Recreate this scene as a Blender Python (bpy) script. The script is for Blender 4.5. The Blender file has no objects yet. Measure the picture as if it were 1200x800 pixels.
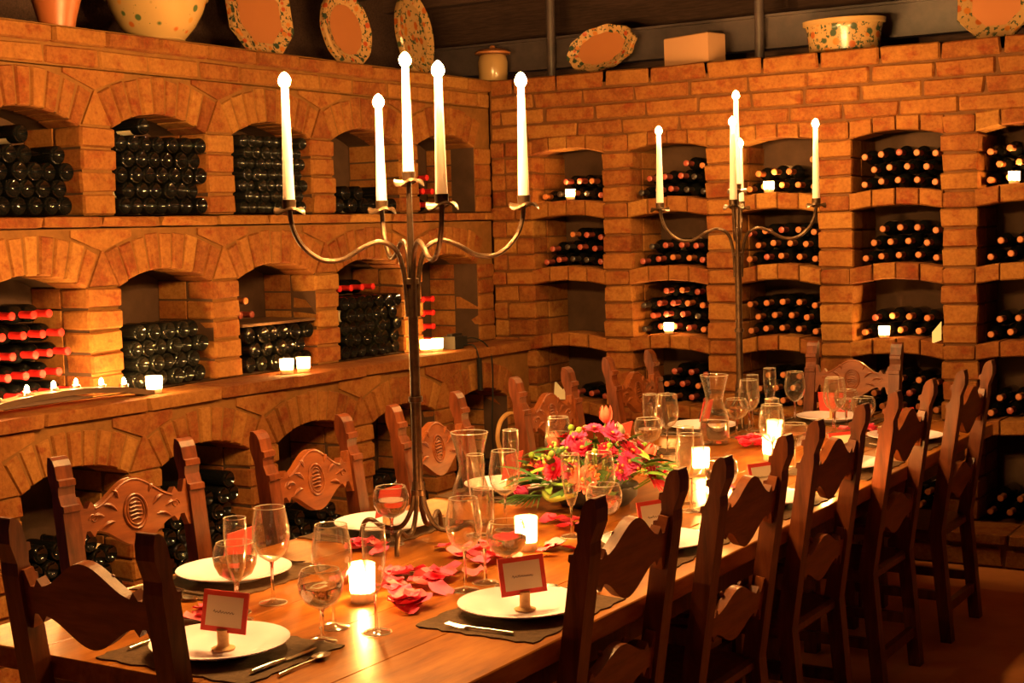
import bpy, math, random
from mathutils import Matrix, Vector
random.seed(7)
PI = math.pi
S = bpy.context.scene
COL = S.collection

# ------------------------------------------------------------------ camera, world, exposure
FPX, CAMH = 1740.0, 1.75
YAW, PITCH, ROLL = math.radians(32.0), math.radians(4.4), math.radians(1.5)
fw = Vector((-math.sin(YAW)*math.cos(PITCH), math.cos(YAW)*math.cos(PITCH), -math.sin(PITCH)))
rt = Vector((math.cos(YAW), math.sin(YAW), 0)); up = rt.cross(fw)
r2 = rt*math.cos(ROLL)-up*math.sin(ROLL); u2 = up*math.cos(ROLL)+rt*math.sin(ROLL)
cd = bpy.data.cameras.new('camera'); cam = bpy.data.objects.new('camera', cd); COL.objects.link(cam)
cd.sensor_width = 36; cd.lens = 36*FPX/1200; cd.clip_start = 0.05
cam.matrix_world = Matrix(((r2.x, u2.x, -fw.x, 0), (r2.y, u2.y, -fw.y, 0), (r2.z, u2.z, -fw.z, CAMH), (0, 0, 0, 1)))
S.camera = cam
W = bpy.data.worlds.new('World'); S.world = W; W.use_nodes = True
W.node_tree.nodes['Background'].inputs[0].default_value = (0.80, 0.66, 0.80, 1)
W.node_tree.nodes['Background'].inputs[1].default_value = 0.019
S.view_settings.view_transform = 'Standard'; S.view_settings.look = 'None'
S.view_settings.gamma = 1; S.view_settings.use_curve_mapping = False
S.view_settings.exposure = 0.0
S.cycles.use_denoising = True
S.cycles.max_bounces = 10; S.cycles.transparent_max_bounces = 24
S.cycles.sample_clamp_indirect = 6
FLAME = (1.0, 0.54, 0.155)
TAPER_L, VOTIVE_L = 8400.0, 6000.0

# ------------------------------------------------------------------ materials
MATS = {}
def nodes(name):
    m = bpy.data.materials.new(name); m.use_nodes = True
    nt = m.node_tree; b = nt.nodes['Principled BSDF']; MATS[name] = m
    return m, nt, b
def simple(name, col, rough=0.5, metal=0.0, spec=0.5, **kw):
    m, nt, b = nodes(name)
    b.inputs['Base Color'].default_value = (*col, 1); b.inputs['Roughness'].default_value = rough
    b.inputs['Metallic'].default_value = metal; b.inputs['Specular IOR Level'].default_value = spec
    for k, v in kw.items(): b.inputs[k].default_value = v
    return m
def ramp(nt, stops):
    r = nt.nodes.new('ShaderNodeValToRGB'); e = r.color_ramp.elements
    while len(e) < len(stops): e.new(0.5)
    for el, (p, c) in zip(e, stops): el.position = p; el.color = (*c, 1)
    return r
def noise(nt, scale, detail=4, rough=0.6, coord=None, vscale=None):
    n = nt.nodes.new('ShaderNodeTexNoise'); n.inputs['Scale'].default_value = scale
    n.inputs['Detail'].default_value = detail; n.inputs['Roughness'].default_value = rough
    if coord is not None:
        if vscale:
            mp = nt.nodes.new('ShaderNodeMapping'); mp.inputs['Scale'].default_value = vscale
            nt.links.new(coord, mp.inputs['Vector']); coord = mp.outputs['Vector']
        nt.links.new(coord, n.inputs['Vector'])
    return n
def mix(nt, a, b, fac, mode='MIX'):
    x = nt.nodes.new('ShaderNodeMix'); x.data_type = 'RGBA'; x.blend_type = mode
    for s, v in ((6, a), (7, b)):
        if isinstance(v, tuple): x.inputs[s].default_value = (*v, 1)
        else: nt.links.new(v, x.inputs[s])
    if isinstance(fac, float): x.inputs[0].default_value = fac
    else: nt.links.new(fac, x.inputs[0])
    return x.outputs[2]
def bump(nt, b, h, strength=0.3, dist=0.01):
    n = nt.nodes.new('ShaderNodeBump'); n.inputs['Strength'].default_value = strength; n.inputs['Distance'].default_value = dist
    nt.links.new(h, n.inputs['Height']); nt.links.new(n.outputs[0], b.inputs['Normal'])

def brick_mat(name, island=False):
    m, nt, b = nodes(name)
    if island:
        g = nt.nodes.new('ShaderNodeNewGeometry'); rnd = g.outputs['Random Per Island']
    else:
        g = nt.nodes.new('ShaderNodeObjectInfo'); rnd = g.outputs['Random']
    r = ramp(nt, [(0.0, (0.12, 0.023, 0.005)), (0.25, (0.19, 0.054, 0.011)), (0.5, (0.24, 0.090, 0.018)), (0.75, (0.14, 0.030, 0.006)), (1.0, (0.30, 0.132, 0.029))])
    nt.links.new(rnd, r.inputs[0])
    geo = nt.nodes.new('ShaderNodeNewGeometry')
    n1 = noise(nt, 9, 5, 0.65, geo.outputs['Position']); n2 = noise(nt, 60, 5, 0.7, geo.outputs['Position'])
    r1 = ramp(nt, [(0.35, (0, 0, 0)), (0.7, (1, 1, 1))]); nt.links.new(n1.outputs[0], r1.inputs[0])
    c = mix(nt, r.outputs[0], (0.30, 0.125, 0.026), r1.outputs[0])
    n3 = noise(nt, 13, 3, 0.6, geo.outputs['Position'], (1, 1, 1.4)); r3 = ramp(nt, [(0.52, (0, 0, 0)), (0.72, (1, 1, 1))]); nt.links.new(n3.outputs[0], r3.inputs[0])
    c = mix(nt, c, (0.17, 0.026, 0.005), r3.outputs[0])
    c2 = mix(nt, r.outputs[0], c, 0.7)
    r2_ = ramp(nt, [(0.28, (0.55, 0.45, 0.4)), (0.6, (1, 1, 1))]); nt.links.new(n2.outputs[0], r2_.inputs[0])
    c3 = mix(nt, c2, r2_.outputs[0], 0.75, 'MULTIPLY')
    nt.links.new(c3, b.inputs['Base Color']); b.inputs['Roughness'].default_value = 0.85; b.inputs['Specular IOR Level'].default_value = 0.2
    bump(nt, b, n2.outputs[0], 0.4, 0.010)
    return m
BRICK = brick_mat('brick'); BRICKI = brick_mat('brick_mass', True)

def mottled(name, c1, c2, scale, rough=0.8, bs=0.4, spec=0.2, vscale=None, metal=0):
    m, nt, b = nodes(name)
    t = nt.nodes.new('ShaderNodeTexCoord')
    n = noise(nt, scale, 6, 0.65, t.outputs['Object'], vscale)
    r = ramp(nt, [(0.3, c1), (0.7, c2)]); nt.links.new(n.outputs[0], r.inputs[0])
    nt.links.new(r.outputs[0], b.inputs['Base Color']); b.inputs['Roughness'].default_value = rough
    b.inputs['Specular IOR Level'].default_value = spec; b.inputs['Metallic'].default_value = metal
    if bs: bump(nt, b, n.outputs[0], bs, 0.006)
    return m
MORTAR = mottled('mortar', (0.075, 0.026, 0.007), (0.125, 0.046, 0.012), 14)
MORTARL = mottled('mortar_sandy', (0.13, 0.05, 0.011), (0.20, 0.082, 0.018), 14)
NICHE = mottled('niche_shade', (0.045, 0.021, 0.012), (0.08, 0.038, 0.02), 6)  # darkened tone puts the shade inside the niches into the colour
FLOORM = mottled('floor_stone', (0.42, 0.14, 0.045), (0.58, 0.22, 0.075), 3, rough=0.6)
DARKW = mottled('dark_plank', (0.05, 0.027, 0.022), (0.11, 0.055, 0.042), 8, vscale=(1, 12, 12))
STEEL = mottled('beam_paint', (0.06, 0.042, 0.045), (0.10, 0.065, 0.06), 10, rough=0.45, spec=0.5)
def wood(name, c1, c2, c3, vscale, rough=0.28, spec=0.5, bs=0.15):
    m, nt, b = nodes(name)
    t = nt.nodes.new('ShaderNodeTexCoord')
    n = noise(nt, 5, 8, 0.6, t.outputs['Object'], vscale); k = noise(nt, 2.2, 3, 0.5, t.outputs['Object'])
    r = ramp(nt, [(0.30, c1), (0.5, c2), (0.72, c3)]); nt.links.new(n.outputs[0], r.inputs[0])
    rk = ramp(nt, [(0.35, (0.6, 0.55, 0.5)), (0.65, (1, 1, 1))]); nt.links.new(k.outputs[0], rk.inputs[0])
    c = mix(nt, r.outputs[0], rk.outputs[0], 0.6, 'MULTIPLY')
    nt.links.new(c, b.inputs['Base Color']); b.inputs['Roughness'].default_value = rough; b.inputs['Specular IOR Level'].default_value = spec
    bump(nt, b, n.outputs[0], bs, 0.004)
    return m
TABLE = wood('table_wood', (0.17, 0.042, 0.005), (0.31, 0.096, 0.012), (0.43, 0.16, 0.026), (5, 0.8, 5), 0.30, 0.22, 0.3)
CHAIR = wood('chair_wood', (0.06, 0.012, 0.003), (0.12, 0.026, 0.007), (0.18, 0.045, 0.012), (8, 8, 1.2), 0.36, 0.32)
CARVED = wood('carved_wood', (0.13, 0.030, 0.008), (0.21, 0.052, 0.013), (0.28, 0.080, 0.020), (1.5, 8, 8), 0.36, 0.35)
STAVE = wood('stave_oak', (0.06, 0.024, 0.01), (0.10, 0.045, 0.02), (0.15, 0.075, 0.035), (6, 1, 6), 0.5)
IRON = mottled('wrought_iron', (0.045, 0.022, 0.012), (0.11, 0.058, 0.028), 30, rough=0.40, bs=0.2, spec=0.6, metal=0.75)
def wax(name, col):
    m, nt, b = nodes(name)
    b.inputs['Base Color'].default_value = (*col, 1); b.inputs['Roughness'].default_value = 0.45
    tr = nt.nodes.new('ShaderNodeBsdfTranslucent'); tr.inputs[0].default_value = (*col, 1)
    mx = nt.nodes.new('ShaderNodeMixShader'); mx.inputs[0].default_value = 0.35
    nt.links.new(b.outputs[0], mx.inputs[1]); nt.links.new(tr.outputs[0], mx.inputs[2])
    nt.links.new(mx.outputs[0], nt.nodes['Material Output'].inputs[0])
    return m
WAX = wax('candle_wax', (0.93, 0.82, 0.76))
def emit(name, col, s):
    m = bpy.data.materials.new(name); m.use_nodes = True; nt = m.node_tree; nt.nodes.clear()
    e = nt.nodes.new('ShaderNodeEmission'); e.inputs[0].default_value = (*col, 1); e.inputs[1].default_value = s
    o = nt.nodes.new('ShaderNodeOutputMaterial'); nt.links.new(e.outputs[0], o.inputs[0])
    return m
FLAMEM = emit('taper_flame', FLAME, TAPER_L); VFLAMEM = emit('votive_flame', FLAME, VOTIVE_L)
WICK = simple('wick', (0.03, 0.02, 0.015), 0.9)
def thin_glass(name, tint, edge=0.95, base=0.04, rough=0.05):
    """thin drinking glass: clear face-on, bright reflective and slightly scattering at the rims"""
    m = bpy.data.materials.new(name); m.use_nodes = True; nt = m.node_tree; nt.nodes.clear()
    tp = nt.nodes.new('ShaderNodeBsdfTransparent'); tp.inputs[0].default_value = (*tint, 1)
    gl = nt.nodes.new('ShaderNodeBsdfGlossy'); gl.inputs[0].default_value = (1, 1, 1, 1); gl.inputs['Roughness'].default_value = rough
    tr = nt.nodes.new('ShaderNodeBsdfTranslucent'); tr.inputs[0].default_value = (0.95, 0.92, 0.85, 1)
    df = nt.nodes.new('ShaderNodeBsdfDiffuse'); df.inputs[0].default_value = (0.95, 0.92, 0.85, 1)
    ms = nt.nodes.new('ShaderNodeMixShader'); ms.inputs[0].default_value = 0.5
    nt.links.new(tr.outputs[0], ms.inputs[1]); nt.links.new(df.outputs[0], ms.inputs[2])
    me = nt.nodes.new('ShaderNodeMixShader'); me.inputs[0].default_value = 0.14
    nt.links.new(gl.outputs[0], me.inputs[1]); nt.links.new(ms.outputs[0], me.inputs[2])
    lw = nt.nodes.new('ShaderNodeLayerWeight'); lw.inputs[0].default_value = 0.5
    pw = nt.nodes.new('ShaderNodeMath'); pw.operation = 'POWER'; pw.inputs[1].default_value = 2.3; nt.links.new(lw.outputs['Facing'], pw.inputs[0])
    ma = nt.nodes.new('ShaderNodeMath'); ma.operation = 'MULTIPLY_ADD'; ma.inputs[1].default_value = edge; ma.inputs[2].default_value = base
    ma.use_clamp = True; nt.links.new(pw.outputs[0], ma.inputs[0])
    mx = nt.nodes.new('ShaderNodeMixShader'); nt.links.new(ma.outputs[0], mx.inputs[0])
    nt.links.new(tp.outputs[0], mx.inputs[1]); nt.links.new(me.outputs[0], mx.inputs[2])
    o = nt.nodes.new('ShaderNodeOutputMaterial'); nt.links.new(mx.outputs[0], o.inputs[0])
    return m
GLASS = thin_glass('clear_glass', (0.96, 0.94, 0.90))
def solid_glass(name, ior):
    m, nt, b = nodes(name); b.inputs['Base Color'].default_value = (1, 0.98, 0.95, 1); b.inputs['Transmission Weight'].default_value = 1.0
    b.inputs['Roughness'].default_value = 0.0; b.inputs['IOR'].default_value = ior; return m
WATER = solid_glass('water', 1.33); SGLASS = solid_glass('solid_glass', 1.5)
def votive_glass():
    m = bpy.data.materials.new('frosted_glass'); m.use_nodes = True; nt = m.node_tree; nt.nodes.clear()
    tp = nt.nodes.new('ShaderNodeBsdfTransparent'); tp.inputs[0].default_value = (1, 0.92, 0.8, 1)
    tr = nt.nodes.new('ShaderNodeBsdfTranslucent'); tr.inputs[0].default_value = (0.98, 0.9, 0.75, 1)
    df = nt.nodes.new('ShaderNodeBsdfDiffuse'); df.inputs[0].default_value = (0.9, 0.82, 0.68, 1)
    m1 = nt.nodes.new('ShaderNodeMixShader'); m1.inputs[0].default_value = 0.25
    nt.links.new(tr.outputs[0], m1.inputs[1]); nt.links.new(df.outputs[0], m1.inputs[2])
    m2 = nt.nodes.new('ShaderNodeMixShader'); m2.inputs[0].default_value = 0.5
    nt.links.new(tp.outputs[0], m2.inputs[1]); nt.links.new(m1.outputs[0], m2.inputs[2])
    o = nt.nodes.new('ShaderNodeOutputMaterial'); nt.links.new(m2.outputs[0], o.inputs[0])
    return m
VGLASS = votive_glass()
BOTTLE = simple('bottle_glass', (0.004, 0.004, 0.004), 0.05, 0, 0.4)
BOTTLEB = simple('bottle_glass_dusty', (0.008, 0.008, 0.007), 0.11, 0, 0.4)
CAPT = simple('capsule_tan', (0.30, 0.085, 0.022), 0.5)
CAPD = simple('capsule_maroon', (0.30, 0.055, 0.035), 0.4)
CAPR = simple('capsule_red', (0.60, 0.02, 0.02), 0.6, 0, 0.2)
CAPK = simple('capsule_black', (0.03, 0.02, 0.018), 0.35)
PAPER = mottled('paper_label', (0.66, 0.50, 0.34), (0.78, 0.64, 0.46), 20, 0.8, 0)
WHITE = simple('porcelain', (0.95, 0.80, 0.92), 0.18, 0, 0.5)
SILVER = simple('silver', (0.82, 0.78, 0.70), 0.22, 1.0)
MAT = mottled('placemat_cloth', (0.06, 0.028, 0.012), (0.11, 0.055, 0.024), 60, 0.9, 0.5)
CARDRED = simple('card_red', (0.62, 0.045, 0.03), 0.6)
CARDC = simple('card_cream', (0.80, 0.70, 0.50), 0.7)
INK = simple('ink', (0.08, 0.05, 0.04), 0.8)
CORK = mottled('cork', (0.45, 0.26, 0.11), (0.66, 0.42, 0.2), 60, 0.8, 0.3)
PET = [simple('petal_%s' % k, c, 0.55, 0, 0.25) for k, c in (('pink', (0.85, 0.10, 0.24)), ('rose', (0.72, 0.04, 0.10)), ('coral', (0.85, 0.16, 0.22)))]
FL_RED = simple('flower_red', (0.70, 0.015, 0.06), 0.5, 0, 0.2); FL_PINK = simple('flower_pink', (0.85, 0.07, 0.25), 0.5, 0, 0.2)
FL_CORAL = simple('flower_coral', (0.90, 0.20, 0.14), 0.5, 0, 0.2); FL_CTR = simple('flower_centre', (0.55, 0.30, 0.06), 0.8)
LEAFD = simple('leaf_dark', (0.045, 0.12, 0.02), 0.45); LEAFL = simple('leaf_light', (0.22, 0.38, 0.05), 0.45)
BUDG = simple('bud_green', (0.42, 0.52, 0.10), 0.5); BERRY = simple('berry_orange', (0.75, 0.22, 0.04), 0.35)
LIME = simple('lime_skin', (0.25, 0.45, 0.05), 0.35)
TERRA = simple('terracotta', (0.34, 0.09, 0.028), 0.4)
PLATEC = simple('glazed_terracotta', (0.36, 0.125, 0.042), 0.35)
def floral(name, base, spots, scale, e0=.30, e1=.42, ln=.55):
    m, nt, b = nodes(name)
    t = nt.nodes.new('ShaderNodeTexCoord')
    v = nt.nodes.new('ShaderNodeTexVoronoi'); v.inputs['Scale'].default_value = scale; nt.links.new(t.outputs['Object'], v.inputs['Vector'])
    r = ramp(nt, [(e0, (1, 1, 1)), (e1, (0, 0, 0))]); nt.links.new(v.outputs['Distance'], r.inputs[0])
    sep = nt.nodes.new('ShaderNodeSeparateColor'); nt.links.new(v.outputs['Color'], sep.inputs[0])
    rc = ramp(nt, [(0.0, spots[0]), (0.4, spots[0]), (0.41, spots[1]), (0.75, spots[1]), (0.76, spots[2])]); rc.color_ramp.interpolation = 'CONSTANT'
    nt.links.new(sep.outputs[0], rc.inputs[0])
    n = noise(nt, scale*2.3, 3, 0.6, t.outputs['Object']); rn = ramp(nt, [(min(ln, .94), (0, 0, 0)), (min(ln+.05, 1.0), (1, 1, 1))]); nt.links.new(n.outputs[0], rn.inputs[0])
    c0 = mix(nt, base, spots[2], rn.outputs[0]); c = mix(nt, c0, rc.outputs[0], r.outputs[0])
    nt.links.new(c, b.inputs['Base Color']); b.inputs['Roughness'].default_value = 0.2
    return m
FLOR_C = floral('glazed_sparse_floral', (0.38, 0.23, 0.09), ((0.40, 0.10, 0.02), (0.44, 0.18, 0.04), (0.06, 0.09, 0.035)), 14, .20, .28, .66)
FLOR_A = floral('glazed_floral_orange', (0.40, 0.22, 0.09), ((0.36, 0.06, 0.02), (0.42, 0.14, 0.03), (0.03, 0.045, 0.03)), 22)
FLOR_B = floral('glazed_floral_cream', (0.34, 0.19, 0.075), ((0.36, 0.12, 0.02), (0.30, 0.07, 0.015), (0.04, 0.055, 0.03)), 18)
PORC = simple('glazed_cream', (0.36, 0.21, 0.085), 0.22)
BLOCKM = simple('painted_block', (0.40, 0.20, 0.10), 0.7)
BLACKP = simple('black_plastic', (0.012, 0.009, 0.008), 0.6, 0, 0.2)
CANE = simple('cane', (0.40, 0.2, 0.06), 0.5)

# ------------------------------------------------------------------ mesh helpers
class MB:
    def __init__(s): s.v = []; s.f = []
    def add(s, vs, fs):
        o = len(s.v); s.v += [tuple(v) for v in vs]; s.f += [tuple(i+o for i in f) for f in fs]; return s
    def box(s, x0, x1, y0, y1, z0, z1, M=None):
        vs = [Vector((x, y, z)) for z in (z0, z1) for y in (y0, y1) for x in (x0, x1)]
        if M: vs = [M @ v for v in vs]
        return s.add(vs, [(0, 2, 3, 1), (4, 5, 7, 6), (0, 1, 5, 4), (2, 6, 7, 3), (0, 4, 6, 2), (1, 3, 7, 5)])
    def lathe(s, prof, seg=20, M=None, a0=0.0, a1=2*PI, sx=1.0, sy=1.0):
        full = abs(a1-a0-2*PI) < 1e-6; n = seg if full else seg+1
        vs = []; 
        for r, z in prof:
            for i in range(n):
                a = a0+(a1-a0)*i/seg; vs.append(Vector((r*math.cos(a)*sx, r*math.sin(a)*sy, z)))
        if M: vs = [M @ v for v in vs]
        fs = []
        for j in range(len(prof)-1):
            for i in range(seg):
                k = (i+1) % n; a, b, c, d = j*n+i, j*n+k, (j+1)*n+k, (j+1)*n+i
                if prof[j][0] < 1e-6: fs.append((a, c, d))
                elif prof[j+1][0] < 1e-6: fs.append((a, b, c))
                else: fs.append((a, b, c, d))
        return s.add(vs, fs)
    def tube(s, pts, r, seg=8, cap=True):
        pts = [Vector(p) for p in pts]; n = len(pts); rs = r if isinstance(r, (list, tuple)) else [r]*n
        ref = None; vs = []
        for i, p in enumerate(pts):
            t = (pts[min(i+1, n-1)]-pts[max(i-1, 0)]).normalized()
            if ref is None:
                ref = t.cross(Vector((0, 0, 1)));
                if ref.length < 0.1: ref = t.cross(Vector((1, 0, 0)))
            ref = (ref-t*ref.dot(t)).normalized(); b = t.cross(ref)
            for k in range(seg):
                a = 2*PI*k/seg; vs.append(p+(ref*math.cos(a)+b*math.sin(a))*rs[i])
        fs = [(i*seg+k, i*seg+(k+1) % seg, (i+1)*seg+(k+1) % seg, (i+1)*seg+k) for i in range(n-1) for k in range(seg)]
        if cap: fs += [tuple(range(seg))[::-1], tuple((n-1)*seg+k for k in range(seg))]
        return s.add(vs, fs)
    def prism(s, poly, fn, d0, d1):
        n = len(poly); vs = [fn(a, b, d0) for a, b in poly]+[fn(a, b, d1) for a, b in poly]
        fs = [tuple(range(n)), tuple(range(2*n-1, n-1, -1))]+[(i, i+n, (i+1) % n+n, (i+1) % n) for i in range(n)]
        return s.add(vs, fs)
    def mesh(s, name, mat, smooth=False):
        me = bpy.data.meshes.new(name); me.from_pydata([tuple(v) for v in s.v], [], s.f); me.update()
        if smooth:
            me.polygons.foreach_set('use_smooth', [True]*len(me.polygons))
            try: me.set_sharp_from_angle(angle=math.radians(45))
            except Exception: pass
        if mat: me.materials.append(mat)
        return me
    def obj(s, name, mat, parent=None, smooth=False): return link(name, s.mesh(name, mat, smooth), parent)
def link(name, me, parent=None, M=None):
    o = bpy.data.objects.new(name, me); COL.objects.link(o)
    if parent: o.parent = parent
    if M is not None: o.matrix_basis = M
    return o
def tag(o, label, cat, group=None):
    o['label'] = label; o['category'] = cat
    if group: o['group'] = group
    return o
def empty(name, loc=(0, 0, 0), rz=0.0):
    o = bpy.data.objects.new(name, None); COL.objects.link(o); o.location = loc; o.rotation_euler = (0, 0, rz)
    o.empty_display_size = 0.05
    return o
def struct(o): o['kind'] = 'structure'; return o
def dup(o, parent=None):
    c = o.copy(); COL.objects.link(c); c.parent = parent
    for ch in list(o.children): dup(ch, c)
    return c
def T(x, y, z): return Matrix.Translation((x, y, z))
def RX(a): return Matrix.Rotation(a, 4, 'X')
def RY(a): return Matrix.Rotation(a, 4, 'Y')
def RZ(a): return Matrix.Rotation(a, 4, 'Z')
def SC(x, y, z): return Matrix.Diagonal((x, y, z, 1))
def spline(pts, n=8):
    pts = [Vector(p) for p in pts]; P = [2*pts[0]-pts[1]]+pts+[2*pts[-1]-pts[-2]]; out = []
    for i in range(1, len(P)-2):
        for k in range(n):
            t = k/n; a, b, c, d = P[i-1:i+3]
            out.append(0.5*((2*b)+(c-a)*t+(2*a-5*b+4*c-d)*t*t+(3*b-a-3*c+d)*t**3))
    return out+[pts[-1]]

# ------------------------------------------------------------------ bricks
def unit_brick(k):
    rr = random.Random(k); c = 0.11; vs = []
    def j(): return (rr.random()-0.5)*0.10
    pts = []
    for sx in (-1, 1):
        for sy in (-1, 1):
            for sz in (-1, 1):
                b = Vector((sx*0.5+j()*0.4, sy*0.5+j()*0.5, sz*0.5+j()))
                for ax in range(3):
                    q = b.copy()
                    for a2 in range(3):
                        if a2 != ax: q[a2] -= (sx, sy, sz)[a2]*c*(0.35 if a2 == 0 else 1.0)*0.8
                    pts.append(q)
    import bmesh
    bm = bmesh.new()
    for p in pts: bm.verts.new(p)
    bmesh.ops.convex_hull(bm, input=bm.verts)
    me = bpy.data.meshes.new('brick'); bm.to_mesh(me); bm.free(); me.materials.append(BRICK); return me
UB = [unit_brick(k) for k in range(7)]
def brick(parent, x0, x1, y0, y1, z0, z1, jit=0.003):
    dx, dy, dz = x1-x0, y1-y0, z1-z0
    M = T((x0+x1)/2+random.uniform(-jit, jit), (y0+y1)/2+random.uniform(-jit, jit), (z0+z1)/2)
    me = random.choice(UB)
    if dy > dx: M = M @ RZ(PI/2) @ SC(dy, dx, dz)
    else: M = M @ SC(dx, dy, dz)
    return link('brick', me, parent, M)

# ------------------------------------------------------------------ walls
FZ = -0.05
XL, XB, YB = -5.06, -4.81, 7.9
def WL(u, d, z): return (XL-d, u, z)
def WBs(u, d, z): return (XB-d, u, z)
def WR(u, d, z): return (u, YB+d, z)
def bk(parent, Wf, u0, u1, d0, d1, z0, z1):
    a = Wf(u0, d0, z0); b = Wf(u1, d1, z1)
    return brick(parent, min(a[0], b[0]), max(a[0], b[0]), min(a[1], b[1]), max(a[1], b[1]), z0, z1)
def arch_geo(a, h):
    R = (a*a+h*h)/(2*h); return R, math.asin(a/R)

REV = []
def arch_tier(parent, Wf, mb, nich, openings, u_lo, u_hi, z0, zs, rise, zt, depth, vlen, courses, mortar_d=0.008):
    """mortar shell with arched openings, voussoirs, pier bricks and spandrel pieces"""
    NSEG = 12
    def q(m, pts): m.add([Wf(*p) for p in pts], [tuple(range(len(pts)))])
    prev = u_lo; md = mortar_d
    edges = []
    for (a, b) in openings:
        q(mb, [(prev, md, z0), (a, md, z0), (a, md, zt), (prev, md, zt)]); edges.append((prev, a)); prev = b
        c, hw = (a+b)/2, (b-a)/2; R, th = arch_geo(hw, rise); zc = zs+rise-R
        pts = [(c+R*math.sin(-th+2*th*i/NSEG), zc+R*math.cos(-th+2*th*i/NSEG)) for i in range(NSEG+1)]
        for i in range(NSEG):
            (ua, za), (ub, zb) = pts[i], pts[i+1]
            q(mb, [(ua, md, za), (ub, md, zb), (ub, md, zt), (ua, md, zt)])
            q(nich, [(ua, md, za), (ub, md, zb), (ub, depth, zb), (ua, depth, za)])
        q(nich, [(a, md, z0), (a, md, zs), (a, depth, zs), (a, depth, z0)]); q(nich, [(b, md, z0), (b, md, zs), (b, depth, zs), (b, depth, z0)])
        q(nich, [(a, depth, z0), (b, depth, z0)]+[(p[0], depth, p[1]) for p in pts[::-1]])
        q(nich, [(a, md, z0), (b, md, z0), (b, depth, z0), (a, depth, z0)])
    q(mb, [(prev, md, z0), (u_hi, md, z0), (u_hi, md, zt), (prev, md, zt)]); edges.append((prev, u_hi))
    # voussoirs
    for (a, b) in openings:
        c, hw = (a+b)/2, (b-a)/2; R, th = arch_geo(hw, rise); zc = zs+rise-R; NV = 9
        for i in range(NV):
            t0 = -th+2*th*i/NV; t1 = -th+2*th*(i+1)/NV; g = 0.006
            r0, r1 = R-0.006+random.uniform(-.003, .003), R+vlen+random.uniform(-.012, .002)
            g0, g1 = g/r0, g/r1; dd = random.uniform(-0.008, 0.001); cx = 0.012
            tm = (t0+t1)/2; P = []
            ring = [(r0, t0+g0), (r0, t1-g0), (r1, t1-g1), (r1, t0+g1)]
            bm = MB(); vs = []
            for (r, t) in ring: vs.append((r, t, dd+cx))
            k = 0.82
            rm = (r0+r1)/2
            for (r, t) in ring: vs.append((rm+(r-rm)*0.93, tm+(t-tm)*k, dd))
            for (r, t) in ring: vs.append((r, t, 0.20))
            vv = [Wf(c+r*math.sin(t), d, zc+r*math.cos(t)) for r, t, d in vs]
            bm.add(vv, [(4, 5, 6, 7), (0, 1, 5, 4), (1, 2, 6, 5), (2, 3, 7, 6), (3, 0, 4, 7), (8, 9, 1, 0), (9, 10, 2, 1), (10, 11, 3, 2), (11, 8, 0, 3), (11, 10, 9, 8)])
            bm.obj('brick', BRICK, parent)
    # piers and spandrels
    rv = MB()
    hw = (openings[0][1]-openings[0][0])/2; R, th = arch_geo(hw, rise)
    for idx, (a, b) in enumerate(edges):
        n = courses; hgt = (zs-z0)/n
        for k in range(n):
            za, zb = z0+k*hgt+0.004, z0+(k+1)*hgt-0.006
            if idx in (0, len(edges)-1):
                L = b-a; nb = max(1, round(L/0.28)); off = 0.5 if (k % 2 and nb > 1) else 0
                cuts = [a]+[a+(i+off)*L/nb for i in range(0 if off else 1, nb)]+[b]
                for i in range(len(cuts)-1): bk(parent, Wf, cuts[i]+.004, cuts[i+1]-.004+(0.006 if idx == 0 and i == len(cuts)-2 else 0), -0.005, 0.17, za, zb)
                ed = b if idx == 0 else a
                rbk(rv, Wf, *((ed-.09, ed+.006) if idx == 0 else (ed-.006, ed+.09)), 0.18, depth-.01, za, zb)
            else:
                e = random.uniform(0.001, 0.012)
                bk(parent, Wf, a-e, b+e, random.uniform(-.010, -.002), 0.17, za, zb)
                rbk(rv, Wf, a-e, b+e, 0.18, depth-.01, za, zb)
        if 0 < idx < len(edges)-1:
            c = (a+b)/2; hp = (b-a)/2
            ztip = zs+hp/math.tan(th)*0.96-0.004
            MB().prism([(c-hp+.004, zs+.004), (c+hp-.004, zs+.004), (c+.004, ztip), (c-.004, ztip)], lambda u, z, d: Wf(u, d, z), -0.004, 0.15).obj('brick', BRICK, parent)
            ue = hw-0.305+0.305
            uo = (R+vlen)*math.sin(th); zo = zs+rise-R+(R+vlen)*math.cos(th)
            gapL = a-hw+uo; gapR = b+hw-uo
            # inverted infill piece between the two extrados and the course above
            tt = th*0.52
            uL = a-hw+(R+vlen)*math.sin(tt); uR = b+hw-(R+vlen)*math.sin(tt); zz = zs+rise-R+(R+vlen)*math.cos(tt)
            if zt-zo > 0.03:
                pl = [(c-.004, zo+.012), (c+.004, zo+.012), (uR-.012, zz+.006), (uR-.012, max(zt-.006, zz+.012)), (uL+.012, max(zt-.006, zz+.012)), (uL+.012, zz+.006)]
                MB().prism(pl, lambda u, z, d: Wf(u, d, z), -0.003, 0.12).obj('brick', BRICK, parent)
    REV.append(rv)
def rbk(m, Wf, u0, u1, d0, d1, z0, z1):
    a = Wf(u0, d0, z0); b = Wf(u1, d1, z1)
    m.box(min(a[0], b[0]), max(a[0], b[0]), min(a[1], b[1]), max(a[1], b[1]), z0, z1)
def course_run(parent, Wf, u0, u1, z0, z1, d0, d1, L=0.30, off=0.0):
    u = u0-off
    while u < u1:
        l = L*random.uniform(0.88, 1.12); a, b = max(u, u0), min(u+l, u1)
        if u1-b < 0.07: b = u1; l = b-u
        if b-a > 0.03: bk(parent, Wf, a+.006, b-.007, d0+random.uniform(-.004, .003), d1, z0+.006, z1-.006)
        u += l

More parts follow.
